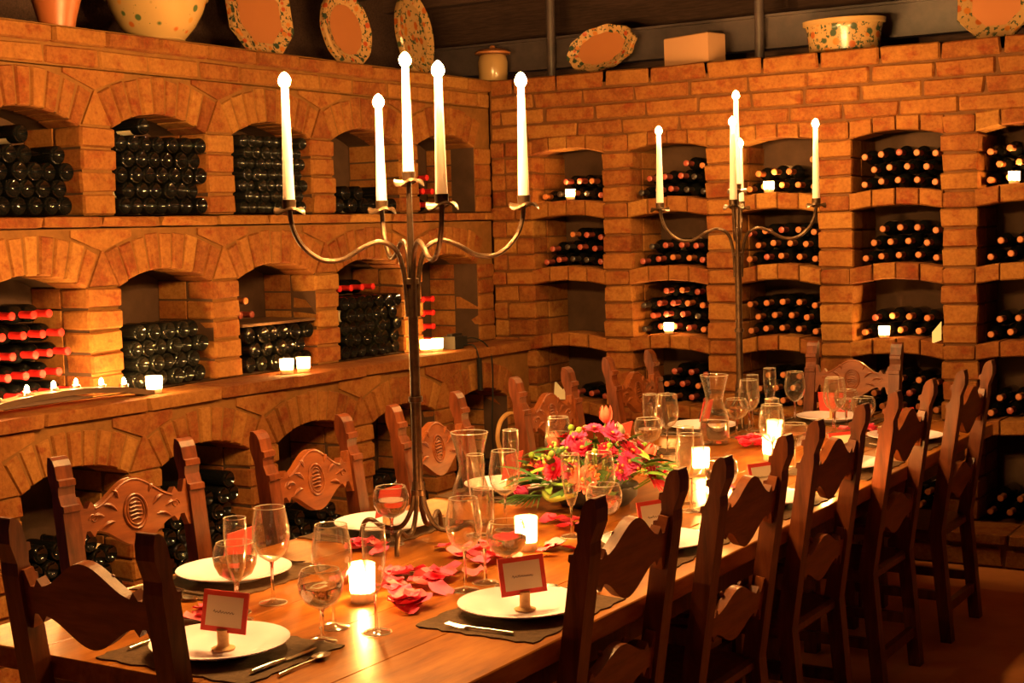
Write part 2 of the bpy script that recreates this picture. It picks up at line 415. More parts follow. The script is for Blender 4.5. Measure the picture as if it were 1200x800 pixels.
# ---- left wall: two tiers of arched niches, ledges and cap
PER = 0.785
OPL = [(3.97+PER*k, 4.58+PER*k) for k in range(-1, 5)]
LD = 0.37
mb, ni = MB(), MB()
mb.box(XL-0.01, XL-0.008, 3.0, YB, 2.49, 2.67); mb.box(XL-LD-.02, XL-0.008, 3.0, YB+.45, 2.64, 2.665)
wall_left = MB().box(XL-LD-.10, XL-LD-.005, 3.0, YB+.4, FZ, 2.665).obj('wall_left', MORTAR); struct(wall_left)
arch_tier(wall_left, WL, mb, ni, OPL, 3.0, YB, 1.85, 2.245, 0.075, 2.495, LD, 0.168, 4)
arch_tier(wall_left, WL, mb, ni, OPL, 3.0, YB, 1.045, 1.532, 0.073, 1.792, LD, 0.168, 5)
o = REV[0].add(REV[1].v, REV[1].f).obj('reveal_bricks', BRICKI, wall_left); o['kind'] = 'stuff'
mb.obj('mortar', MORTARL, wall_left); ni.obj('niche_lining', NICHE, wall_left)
course_run(wall_left, WL, 3.0, YB, 2.495, 2.585, -0.005, 0.12, 0.30, 0.1)
course_run(wall_left, WL, 3.0, YB, 2.588, 2.668, -0.022, 0.2, 0.33, 0.2)
course_run(wall_left, WL, 3.0, YB, 1.793, 1.850, -0.03, LD-.02, 0.36, 0.1)
# ---- base tier with the deep ledge
OPB = [(3.945+0.775*k, 4.535+0.775*k) for k in range(-1, 5)]
mb, ni = MB(), MB()
wall_left_base = MB().box(XB-0.5, XB-0.45, 3.0, YB, FZ, 0.98).obj('wall_left_base', MORTAR); struct(wall_left_base)
arch_tier(wall_left_base, WBs, mb, ni, OPB, 3.0, YB, 0.06, 0.728, 0.077, 0.985, 0.42, 0.155, 7)
mb.box(XB-.4, XB-.01, 3.0, YB, FZ, .06)
o = REV[2].obj('reveal_bricks', BRICKI, wall_left_base); o['kind'] = 'stuff'
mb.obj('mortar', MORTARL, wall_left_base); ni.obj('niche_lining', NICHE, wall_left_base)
course_run(wall_left_base, WBs, 3.0, YB, FZ, 0.058, -0.004, 0.2, 0.3)
trim_1 = MB().box(XL-.02, XB-.005, 3.0, YB, 0.982, 1.035).obj('trim_1', MORTAR); struct(trim_1)
u = 3.0
while u < YB-.05:
    l = random.uniform(.42, .6); b = min(u+l, YB)
    if YB-b < .15: b = YB
    bk(trim_1, WBs, u+.003, b-.003, -0.022, 0.25, 0.984, 1.046).name = 'tile'; u = b

# ---- back wall: columns of niches with arched brick shelves
CR = [(-4.76, -4.263), (-4.083, -3.587), (-3.40, -2.908), (-2.728, -2.23), (-2.05, -1.55), (-1.37, -0.87)]
XR = -0.55
SH = [(2.18, 2.28, 0.036), (1.79, 1.880, 0.026), (1.388, 1.476, 0.028), (0.985, 1.067, 0.030), (0.575, 0.652, 0.028)]  # bottom end, top end, rise
BD = 0.41
PLZ = 0.135
wall_back = MB().box(-5.5, XR, YB+BD+.005, YB+BD+.1, FZ, 2.665).obj('wall_back', MORTAR); struct(wall_back)
mb, ni = MB(), MB(); rear = MB()
def qb(m, pts): m.add([WR(*p) for p in pts], [tuple(range(len(pts)))])
piers = [(XL, CR[0][0])]+[(CR[i][1], CR[i+1][0]) for i in range(5)]+[(CR[5][1], XR)]
for a, b in piers:
    mb.box(a+.004, b-.004, YB+.008, YB+BD, FZ, 2.2)
mb.box(XL, XR, YB+.008, YB+.2, 2.26, 2.66); mb.box(XL, XR, YB+.008, YB+BD, 2.60, 2.66)
for (a, b) in CR:
    ni.box(a-.01, b+.01, YB+BD-.006, YB+BD, PLZ, 2.26); ni.box(a-.01, b+.01, YB+.2, YB+BD, 2.22, 2.27)
    for (zb, zt, rs) in SH[1:]: ni.box(a-.005, b+.005, YB+.16, YB+BD, zb+.02, zt+.005)
mb.box(XL, XR, YB+.01, YB+BD, FZ, PLZ-.02)
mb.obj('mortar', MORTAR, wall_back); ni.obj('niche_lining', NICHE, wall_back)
for z0, z1, off in ((2.285, 2.378, .1), (2.378, 2.473, .25), (2.473, 2.567, .0), (2.567, 2.668, .17)):
    course_run(wall_back, WR, XL+.01, XR, z0, z1, -0.004, 0.12, 0.33, off)
rv = MB()
for (a, b) in CR:
    for si, (zb, zt, rs) in enumerate(SH):
        n = 4; dp = 0.17 if si else 0.2
        for i in range(n):
            f = lambda t: 1-(2*t-1)**2
            t0, t1 = i/n, (i+1)/n; w = b-a+.02; ua, ub = a-.01+w*t0+.003, a-.01+w*t1-.003
            pr = -random.uniform(.012, .026) if si else -random.uniform(.001, .008); e = random.uniform(-.003, .004)
            rt_ = rs if si else 0.012
            pl = [(ua, zb+rs*f(t0)+e), (ub, zb+rs*f(t1)+e), (ub, zt+rt_*f(t1)+e), (ua, zt+rt_*f(t0)+e)]
            MB().prism([(ua+.004, pl[0][1]+.005), (ub-.004, pl[1][1]+.005), (ub-.004, pl[2][1]-.005), (ua+.004, pl[3][1]-.005)], lambda u, z, d: WR(u, d, z), pr, pr+.01)
            m = MB(); k = []
            for (u_, z_) in pl: k.append(WR(u_, pr+.008, z_))
            cu, cz = (ua+ub)/2, sum(p[1] for p in pl)/4
            for (u_, z_) in pl: k.append(WR(cu+(u_-cu)*.93, pr, cz+(z_-cz)*.84))
            for (u_, z_) in pl: k.append(WR(u_, dp, z_))
            m.add(k, [(4, 5, 6, 7), (0, 1, 5, 4), (1, 2, 6, 5), (2, 3, 7, 6), (3, 0, 4, 7), (8, 9, 1, 0), (9, 10, 2, 1), (10, 11, 3, 2), (11, 8, 0, 3), (11, 10, 9, 8)])
            if a > -1.5: rv.add(m.v, m.f)
            else: m.obj('brick', BRICK, wall_back)
ends = [SH[0][0]]+[z for s in SH[1:] for z in (s[1], s[0])]+[PLZ]
for pi, (a, b) in enumerate(piers):
    segs = []
    for i in range(0, len(ends), 2):
        hi, lo = ends[i], ends[i+1]; n = max(1, round((hi-lo)/0.10))
        segs += [(lo+(hi-lo)*k/n, lo+(hi-lo)*(k+1)/n, False) for k in range(n)]
    segs += [(s[0], s[1], True) for s in SH]
    for (z0, z1, sh) in segs:
        pr = random.uniform(-.022, -.012) if sh else random.uniform(-.010, .0)
        if pi >= 5: rbk(rv, WR, a-.004, b+.004, pr, .16, z0+.004, z1-.005)
        elif b-a > .2:
            cut = a+(b-a)*random.choice((.35, .6))
            bk(wall_back, WR, a+.005, cut-.004, pr, .16, z0+.004, z1-.005); bk(wall_back, WR, cut+.003, b+.004, pr, .16, z0+.004, z1-.005)
        else:
            e = -0.008 if sh else random.uniform(.001, .012)
            bk(wall_back, WR, a-e, b+e, pr, 0.16, z0+.004, z1-.005)
# reveal bricks deep inside the niches: one joined part
for pi, (a, b) in enumerate(piers):
    for i in range(0, len(ends), 2):
        hi, lo = ends[i], ends[i+1]; n = max(1, round((hi-lo)/0.10))
        for k in range(n):
            rv.box(a-.004, b+.004, YB+.168, YB+BD-.008, lo+(hi-lo)*k/n+.005, lo+(hi-lo)*(k+1)/n-.006)
o = rv.obj('reveal_bricks', BRICKI, wall_back); o['kind'] = 'stuff'
# plinth in front of the back wall
trim_2 = MB().box(-4.80, XR, YB-.27, YB+.02, FZ, PLZ-.012).obj('trim_2', MORTAR); struct(trim_2)
course_run(trim_2, WR, -4.80, XR, 0.068, PLZ, -0.30, 0.02, 0.34)
course_run(trim_2, WR, -4.80, XR, FZ, 0.06, -0.28, -0.1, 0.36, .15)

# floor, rear upper walls, ceiling
fl = MB().box(-5.4, 3.0, -1.5, 8.4, FZ-.1, FZ).obj('floor', FLOORM); struct(fl)
w3 = MB().box(-6.3, 3.0, 8.95, 9.05, 2.4, 3.6).obj('wall_rear_upper', DARKW); struct(w3)
w4 = MB().box(-6.3, -6.2, -1.5, 9.05, 2.4, 3.6).obj('wall_left_upper', DARKW); struct(w4)
ce = MB().box(-6.3, 3.0, -1.5, 9.05, 3.42, 3.5).obj('ceiling', DARKW); struct(ce)
y = 3.4
while y < 9:
    j = MB().box(-6.2, 3.0, y, y+.09, 3.24, 3.42).obj('joist', DARKW, ce); y += .62
bm_ = MB()
bm_.box(-5.9, 1.5, 8.33, 8.345, 2.77, 2.94); bm_.box(-5.9, 1.5, 8.30, 8.40, 2.755, 2.77); bm_.box(-5.9, 1.5, 8.30, 8.40, 2.94, 2.955)
beam = bm_.obj('ceiling_beam', STEEL); struct(beam)
for x in (-4.80, -3.39):
    p = MB().tube([(x, 8.24, 2.66), (x, 8.24, 3.42)], 0.028, 12).obj('iron_post', STEEL, None, True)
    tag(p, 'dark iron post rising from the back wall top %s' % ('beside the lidded jar' if x < -4 else 'between the pale block and the planter'), 'post')
for x in (-3.3, -2.2):
    MB().lathe([(0, -.02), (.018, -.018), (.018, 0)], 8, T(x+.5, 8.33, 2.86) @ RX(PI/2)).obj('bolt', STEEL, beam)

# ------------------------------------------------------------------ wine bottles
PB = [(0, .022), (.018, .018), (.030, .004), (.034, 0), (.0385, .003), (.040, .010), (.040, .170), (.037, .185), (.026, .203), (.0165, .215), (.0145, .222), (.0145, .288), (.0165, .289), (.0165, .298), (.013, .30), (0, .30)]
ME_B = MB().lathe(PB, 18).mesh('wine_bottle', BOTTLE, True)
ME_BD = MB().lathe(PB, 18).mesh('wine_bottle', BOTTLEB, True)
def capm(mat): return MB().lathe([(.0150, .215), (.0158, .22), (.0156, .286), (.0176, .288), (.0176, .300), (.0155, .302), (0, .302)], 14).mesh('capsule', mat, True)
CAPS = {'tan': capm(CAPT), 'maroon': capm(CAPD), 'red': capm(CAPR), 'black': capm(CAPK)}
ME_CORKT = MB().lathe([(0, .3035), (.0135, .3035), (.0140, .3025)], 14).mesh('capsule_top', simple('capsule_disc', (0.42, 0.125, 0.032), 0.55), True)
ME_LAB = MB().lathe([(.0405, .055), (.0405, .145)], 8, None, -1.1, 1.1).mesh('paper_label', PAPER, True)
# the smallest or most hidden bottles (past the 300 that show largest) are joined
MASS = set()
for w_ in '0 6 11 17 58-63 65-70 73-78 80-85 87-88 90-93 95 97-100 102-107 109 111-112 115-124 128 132-133 137 141 146 170-172 175 184-186 188-193 195-199 202-206 208 210-212 214 216 218-221 224-254 256-257 261 263-279 281-282 284 286-288 292-293 296-298 302 304-316 318-320 324-346 349-375 377 380 383 388 392 395 398-399 403-404 409 414 420 423 432 435-436 440-441 444 447 452 455-456 461 470 475 484 488-489 493 497 502 511 516 529 535 537-538 540 542-543 546 548-551 553-557 560-562 564-566 569 572-574 576-581 584-586 588-590 593 596-598 600-602 605-608 610-613 615-626'.split():
    p_ = w_.split('-'); MASS |= set(range(int(p_[0]), int(p_[-1])+1))
BI = [0]; MASSMB = {}
def ordn(i): return ('first', 'second', 'third', 'fourth', 'fifth', 'sixth', 'seventh', 'eighth', 'ninth', 'tenth')[i]
def rown(j): return 'bottom row' if j == 0 else ordn(j)+' row up'
def bottle(M, label, group, cap=None, lab=False, dusty=False, scale=1.0, spin=None):
    k = BI[0]; BI[0] += 1
    M = M @ RZ(random.uniform(0, 6.28) if spin is None else spin) @ SC(scale, scale, 1.0 if scale > .8 else .95)
    pieces = [(None, ME_BD if dusty else ME_B)]
    if cap: pieces.append(('capsule', CAPS[cap]))
    if cap == 'tan': pieces.append(('capsule_top', ME_CORKT))
    if lab: pieces.append(('paper_label', ME_LAB))
    if k in MASS:
        for nm, me in pieces:
            mb_ = MASSMB.setdefault(me.materials[0].name, (me.materials[0], MB()))[1]
            mb_.add([M @ v.co for v in me.vertices], [tuple(p.vertices) for p in me.polygons])
        return None
    o = link('wine_bottle', pieces[0][1], None, M); tag(o, label, 'bottle', group)
    for nm, me in pieces[1:]: link(nm, me, o)
    return o
def hexrows(u0, u1, z0, r, nrows, sp=None, drop=0):
    sp = sp or 2*r+.002; out = []; vs = math.sqrt(max((2*r+.001)**2-(sp/2)**2, (1.5*r)**2))
    n = int((u1-u0-2*r)/sp+1e-6)+1; m0 = u0+(u1-u0-(n-1)*sp)/2
    for j in range(nrows):
        nn = n if j % 2 == 0 else n-1
        for i in range(nn): out.append((m0+(i+(0.5 if j % 2 else 0))*sp, z0+r+j*vs, j, i))
    for _ in range(drop):
        top = [t for t in out if t[2] == nrows-1]
        if top: out.remove(random.choice(top))
    return out
NTH = ['first', 'second', 'third', 'fourth', 'fifth']
def base_out(x, y, z): return T(x, y, z) @ RY(-PI/2)
def neck_out_left(x, y, z): return T(x, y, z) @ RY(PI/2)
def fill_left(k, z0, r, rows, desc, where, drop=0, labp=.12, sp=None, dusty=False, inset=.0, front=XL):
    a, b = OPL[k+1] if front == XL else OPB[k+1]
    for (u, z, j, i) in hexrows(a+.015, b-.015, z0, r, rows, sp, drop):
        bottle(base_out(front-inset+random.uniform(-.02, .012), u, z), '%s, %s, %s from left, %s' % (desc, rown(j), ordn(i), where), 'bottles in the '+where, None, random.random() < labp, dusty, r/.0405)
def vstep(r, sp=None): sp = sp or 2*r+.002; return math.sqrt(max((2*r+.001)**2-(sp/2)**2, (1.5*r)**2))
# upper tier, left wall
fill_left(0, 1.852, .0415, 4, 'dark base-out bottle', 'upper niche below terracotta pot', 1)
a, b = OPL[1]
bottle(T(XL-.02, a+.30, 1.852+.0415*2+3*vstep(.0415)+.045) @ RY(-PI/2), 'single wine bottle with cream label lying atop the stack below the terracotta pot', None, None, True, spin=PI)
fill_left(1, 1.852, .0405, 5, 'dark base-out bottle', 'upper niche below painted bowl', 0, .3)
a, b = OPL[2]
bottle(T(XL-.02, a+.22, 1.852+.0405*2+4*vstep(.0405)+.043) @ RY(-PI/2), 'single wine bottle with cream label atop the stack below the painted bowl', None, None, True, spin=PI)
fill_left(2, 1.852, .0315, 7, 'small dusty base-out bottle', 'upper niche below octagonal platter', 1, .1, dusty=True)
fill_left(3, 1.852, .0405, 2, 'dark base-out bottle', 'half-empty upper niche behind front tapers', 2, .3, .098)
a, b = OPL[5]
for i, (du, zz, j, n_) in enumerate(((.06, 1.895, 0, 0), (.15, 1.895, 0, 1), (.24, 1.895, 0, 2), (.105, 1.975, 1, 0), (.20, 1.975, 1, 1), (.15, 2.055, 2, 0))):
    bottle(neck_out_left(XL-.34, a+du, zz), 'red-capped bottle, %s, %s from left, upper niche beside wall corner' % (rown(j), ordn(n_)), 'upper corner niche bottles', 'red')
# lower tier, left wall
a, b = OPL[1]
for (u, z, j, i) in hexrows(a+.03, b-.03, 1.048, .0405, 5, .098):
    if j == 4 and u > b-.12: continue
    bottle(neck_out_left(XL-.315+random.uniform(-.02, .02), u, z+.020*j), 'red-capsuled neck-out bottle, %s, %s from left, niche behind tealight stave' % (rown(j), ordn(i)), 'red capsule bottles behind the stave', 'red')
fill_left(1, 1.048, .0415, 4, 'dark base-out bottle', 'lower niche behind lone votive', 0, .05, dusty=True)
fill_left(2, 1.048, .0425, 3, 'round-based dark bottle', 'lower niche behind paired votives', 0, .05)
a, b = OPL[3]; zb_ = 1.048+.085+2*vstep(.0425)+.004
bd = MB().box(XL-.34, XL+.005, a+.02, b-.02, zb_, zb_+.013).obj('shelf_board', STAVE); tag(bd, 'thin wooden board laid over the bottles behind the paired votives', 'board')
for i, u in enumerate((.08, .165, .122)):
    bottle(neck_out_left(XL-.36, a+u, zb_+.056 if i < 2 else zb_+.128), ('first bottle lying on the thin board', 'second bottle lying on the thin board', 'tan-capped bottle topping the pair on the thin board')[i], 'bottles on the thin board', 'tan' if i == 2 else 'maroon')
fill_left(3, 1.048, .0385, 5, 'dark base-out bottle', 'lower niche beside front candelabrum stem', 0, .05)
a, b = OPL[4]; zt_ = 1.048+.0385*2+4*vstep(.0385)+.042
for i in range(4):
    bottle(neck_out_left(XL-.36, a+.1+.1*i, zt_), '%s red-capped bottle on top of the stack beside the candelabrum stem' % ordn(i), 'red caps atop the stem-side stack', 'red')
a, b = OPL[5]
for j in range(4):
    for i in range(2):
        bottle(neck_out_left(XL-.33, a+.06+.1*i, 1.09+.082*j), 'red-capped bottle, %s, %s from left, niche behind black adaptor' % (rown(j), ordn(i)), 'lower corner niche bottles', 'red')
# base tier
for k, n_, dr, lp, wh in ((0, 6, 2, .55, 'base niche behind nearest carved chair'), (1, 8, 3, .12, 'base niche between nearest carved chairs'), (2, 4, 2, .1, 'base niche behind second carved chair'), (3, 5, 2, .35, 'base niche behind front candelabrum'), (4, 5, 2, .1, 'base niche below hanging cables')):
    fill_left(k, .062, .0405, n_, 'dark bottle', wh, dr, lp, front=XB, inset=.03)
# back wall: bottle plan (column, shelf level) = counts per row
PLAN = {(0, 1): [5, 3], (0, 2): [5, 4, 3], (0, 4): [3], (1, 1): [5, 4, 2], (1, 2): [5, 4], (1, 3): [5, 4, 5, 3], (1, 4): [5, 4, 3],
        (2, 1): [5, 3, 1], (2, 2): [5, 4, 5], (2, 3): [5, 4, 5], (2, 4): [5, 4, 4], (3, 1): [5, 4, 5], (3, 2): [5, 4, 4], (3, 3): [5, 4], (3, 4): [5, 4, 4],
        (4, 1): [5, 4, 2], (4, 2): [5, 4, 3], (4, 3): [5, 4, 3], (4, 4): [5, 4, 3], (4, 5): [5, 4, 3], (3, 5): [5, 4, 3], (2, 5): [5, 4]}
CN = ['the column next to the corner', 'the second column from the corner', 'the third column from the corner', 'the fourth column from the corner', 'the column at the picture edge']
CS = ['corner column', 'second column from corner', 'third column from corner', 'fourth column from corner', 'fifth column from corner']
RN = {1: 'top', 2: 'second', 3: 'third', 4: 'fourth', 5: 'lowest'}
for (c, lev), rows in PLAN.items():
    a, b = CR[c]; z0, rs = (SH[lev][1], SH[lev][2]) if lev < 5 else (PLZ, 0)
    grp = '%s shelf bottles of %s' % (RN[lev], CN[c]); vstp = .071 if len(rows) > 3 else .0745
    for j, n in enumerate(rows):
        full = 5 if j % 2 == 0 else 4; sp = .097; m0 = (a+b)/2-(full-1)*sp/2
        st = random.choice((0, full-n)) if c > 1 else full-n
        for q, i in enumerate(range(st, st+n)):
            u = m0+i*sp+random.uniform(-.003, .003); t = (u-a)/(b-a); zz = z0+rs*(1-(2*t-1)**2)+.0415+j*vstp+random.uniform(0, .002)
            cap = ('maroon' if random.random() < .55 else ('black' if random.random() < .5 else 'tan')) if c < 2 else ('tan' if random.random() < .93 else 'maroon')
            bottle(T(u, YB+.36+random.uniform(-.02, .015), zz) @ RX(PI/2+random.uniform(-.008, .012)), 'neck-out bottle, %s, %s from left, %s shelf, %s' % (rown(j), ordn(q), RN[lev], CS[c]), grp, cap, random.random() < .1)
for lev in (1, 2, 4, 5):   # the column beyond the picture edge
    a, b = CR[5]; z0, rs = (SH[lev][1], SH[lev][2]) if lev < 5 else (PLZ, 0)
    for j, n in enumerate((5, 4, 2)):
        for i in range(n):
            u = (a+b)/2+(i-(2 if j % 2 == 0 else 1.5))*.097; t = (u-a)/(b-a); MASS.add(BI[0])
            bottle(T(u, YB+.36, z0+rs*(1-(2*t-1)**2)+.0415+j*.0745) @ RX(PI/2), '', None, 'tan')
if MASSMB:
    big = empty('wine_bottles'); big['kind'] = 'stuff'; tag(big, 'mass of small half-hidden wine bottles filling the brick niches', 'bottles')
    for nm, (mt, mb_) in MASSMB.items():
        o = mb_.obj({'bottle_glass': 'glass_bodies', 'bottle_glass_dusty': 'dusty_glass_bodies', 'paper_label': 'paper_labels'}.get(nm, nm+'s'), mt, big, True); o['kind'] = 'stuff'

# ------------------------------------------------------------------ candles
def flame_mesh(h, r, mat):
    return MB().lathe([(0, 0), (r*.55, h*.05), (r*.87, h*.18), (r, h*.36), (r*.95, h*.54), (r*.74, h*.72), (r*.42, h*.88), (0, h)], 12).mesh('flame', mat, True)
FM_T = flame_mesh(.046, .0185, FLAMEM); FM_R = flame_mesh(.042, .0165, emit('rear_taper_flame', FLAME, TAPER_L*.32)); FM_V = flame_mesh(.026, .008, VFLAMEM); FM_S = flame_mesh(.030, .009, emit('tealight_flame', FLAME, VOTIVE_L*.3))
def taper(x, y, z, h, label, group, fm=None):
    c = MB().lathe([(0, 0), (.0185, 0), (.0185, .002), (.0110, h-.006), (.0085, h), (.003, h-.002), (0, h-.002)], 14).mesh('taper_candle', WAX, True)
    o = link('taper_candle', c); o.location = (x, y, z); tag(o, label, 'candle', group)
    w = MB().tube([(0, 0, h-.003), (0.001, 0, h+.008)], .0012, 5).obj('wick', WICK, o)
    f = link('flame', fm or FM_T, o, T(0, 0, h-.002))
    return o
ME_VG = MB().lathe([(0, .003), (.030, .003), (.034, .075), (.036, .075), (.032, 0), (0, 0)], 18).mesh('votive_glass', VGLASS, True)
ME_VW = MB().lathe([(0, .004), (.028, .005), (.030, .022), (0, .024)], 14).mesh('wax', WAX, True)
def votive(x, y, z, label, group=None, s=1.0):
    o = empty('votive_candle', (x, y, z)); o.scale = (s, s, s); tag(o, label, 'candle', group)
    link('votive_glass', ME_VG, o); link('wax', ME_VW, o); link('flame', FM_V, o, T(0, 0, .026))
    return o
votive(-4.90, 4.79, 1.046, 'lone frosted votive candle on the brick ledge by the stave tip', 'votives on the brick ledge', 1.05)
votive(-4.90, 5.70, 1.046, 'front votive of the touching pair on the brick ledge', 'votives on the brick ledge')
votive(-4.87, 5.795, 1.046, 'second votive of the touching pair on the brick ledge', 'votives on the brick ledge')
votive(-4.92, 6.94, 1.046, 'frosted votive next to the front candelabrum stem on the ledge', 'votives on the brick ledge')
votive(-4.90, 7.025, 1.046, 'frosted votive next to the black adaptor on the ledge', 'votives on the brick ledge')
for (x, c, lev) in ((-4.504, 0, 1), (-3.215, 2, 1), (-1.866, 4, 1), (-3.856, 1, 3), (-2.557, 3, 3)):
    a, b = CR[c]; t = (x-a)/(b-a); z = SH[lev][1]+SH[lev][2]*(1-(2*t-1)**2)+.002
    votive(x, YB+.025, z, 'small votive candle glowing on the %s shelf of %s' % (RN[lev], CN[c]), 'votives on the wine shelves', .85)

# barrel stave with tealights on the ledge
ZT = 0.76
sp = spline([(-4.9, 3.60, 1.048), (-4.9, 3.80, 1.075), (-4.9, 4.05, 1.100), (-4.9, 4.30, 1.106), (-4.9, 4.55, 1.088), (-4.9, 4.76, 1.052)], 5)
m = MB(); n = len(sp)
for p in sp:
    w = .045-.012*abs((p.y-4.2)/.6)
    m.v += [(p.x-w, p.y, p.z-.012), (p.x+w, p.y, p.z-.012), (p.x+w, p.y, p.z+.012), (p.x-w, p.y, p.z+.012)]
for i in range(n-1):
    for k in range(4): m.f.append((i*4+k, i*4+(k+1) % 4, (i+1)*4+(k+1) % 4, (i+1)*4+k))
m.f += [(0, 3, 2, 1), (n*4-4, n*4-3, n*4-2, n*4-1)]
st = m.obj('barrel_stave', STAVE, None, True); tag(st, 'curved dark oak barrel stave arched along the brick ledge', 'stave')
ME_TC = MB().lathe([(0, 0), (.019, 0), (.019, .014), (.017, .014), (.016, .011), (0, .011)], 14).mesh('tealight_cup', SILVER, True)
for i, y in enumerate((3.76, 3.93, 4.08, 4.22, 4.34, 4.48, 4.61)):
    z = min(sp, key=lambda p: abs(p.y-y)).z+.0125
    o = empty('tealight', (-4.9, y, z)); tag(o, 'small tealight burning on the curved barrel stave', 'candle', 'tealights on the barrel stave')
    link('cup', ME_TC, o); link('flame', FM_S, o, T(0, 0, .012))
# adaptor with cables at the end of the ledge
ad = empty('power_adaptor', (-4.91, 7.22, 1.046)); tag(ad, 'black power adaptor block on the ledge near the wall corner', 'adaptor')
MB().box(-.05, .05, -.07, .02, 0, .075).box(-.035, .04, .02, .075, .01, .07).box(-.02, .02, -.05, .05, .075, .088).obj('housing', BLACKP, ad)
MB().tube(spline([(.02, .075, .05), (.05, .12, .055), (.10, .17, .02), (.125, .20, -.06), (.13, .20, -.25), (.13, .18, -.5), (.13, .2, -.8)], 5), .005, 6).obj('cable', BLACKP, ad, True)
MB().tube(spline([(.04, .03, .02), (.10, .05, .015), (.125, .06, -.05), (.13, .06, -.16)], 5), .005, 6).tube([(.13, .06, -.06), (.132, .062, -.25)], .016, 8).obj('plug_cable', BLACKP, ad, True)

# ------------------------------------------------------------------ table
TX0, TX1, TY0, TY1 = -3.14, -1.78, 2.36, 7.14
tb = empty('dining_table', ((TX0+TX1)/2, (TY0+TY1)/2, FZ)); tag(tb, 'long polished orange-brown wooden banquet table', 'table')
hx, hy = (TX1-TX0)/2, (TY1-TY0)/2; h = ZT-FZ
def rbox(x0, x1, y0, y1, z0, z1, c):
    m = MB(); L = [(x0, x1, y0, y1, z0+c), (x0, x1, y0, y1, z1-c), (x0+c, x1-c, y0+c, y1-c, z1)]
    L = [(x0+c, x1-c, y0+c, y1-c, z0)]+L
    for (a, b, cc, d, z) in L: m.v += [(a, cc, z), (b, cc, z), (b, d, z), (a, d, z)]
    for i in range(3):
        for k in range(4): m.f.append((i*4+k, i*4+(k+1) % 4, (i+1)*4+(k+1) % 4, (i+1)*4+k))
    m.f += [(3, 2, 1, 0), (12, 13, 14, 15)]; return m
nb = 5
for i in range(nb):
    x0 = -hx+2*hx*i/nb; x1 = -hx+2*hx*(i+1)/nb
    rbox(x0+.0005, x1-.0005, -hy, hy, h-.055, h, .0012 if 0 < i < nb-1 else .003).obj('plank', TABLE, tb)
MB().box(-hx+.10, hx-.10, -hy+.12, -hy+.15, h-.16, h-.055).box(-hx+.10, hx-.10, hy-.15, hy-.12, h-.16, h-.055).box(-hx+.10, -hx+.13, -hy+.15, hy-.15, h-.16, h-.055).box(hx-.13, hx-.10, -hy+.15, hy-.15, h-.16, h-.055).obj('apron', CHAIR, tb)
for sx in (-1, 1):
    for yy in (-hy+.55, 0, hy-.55):
        MB().lathe([(.05, 0), (.05, .06), (.04, .08), (.055, .2), (.045, .35), (.06, .5), (.05, .55), (.055, h-.055)], 14, T(sx*.17, yy, 0)).obj('leg', CHAIR, tb, True)

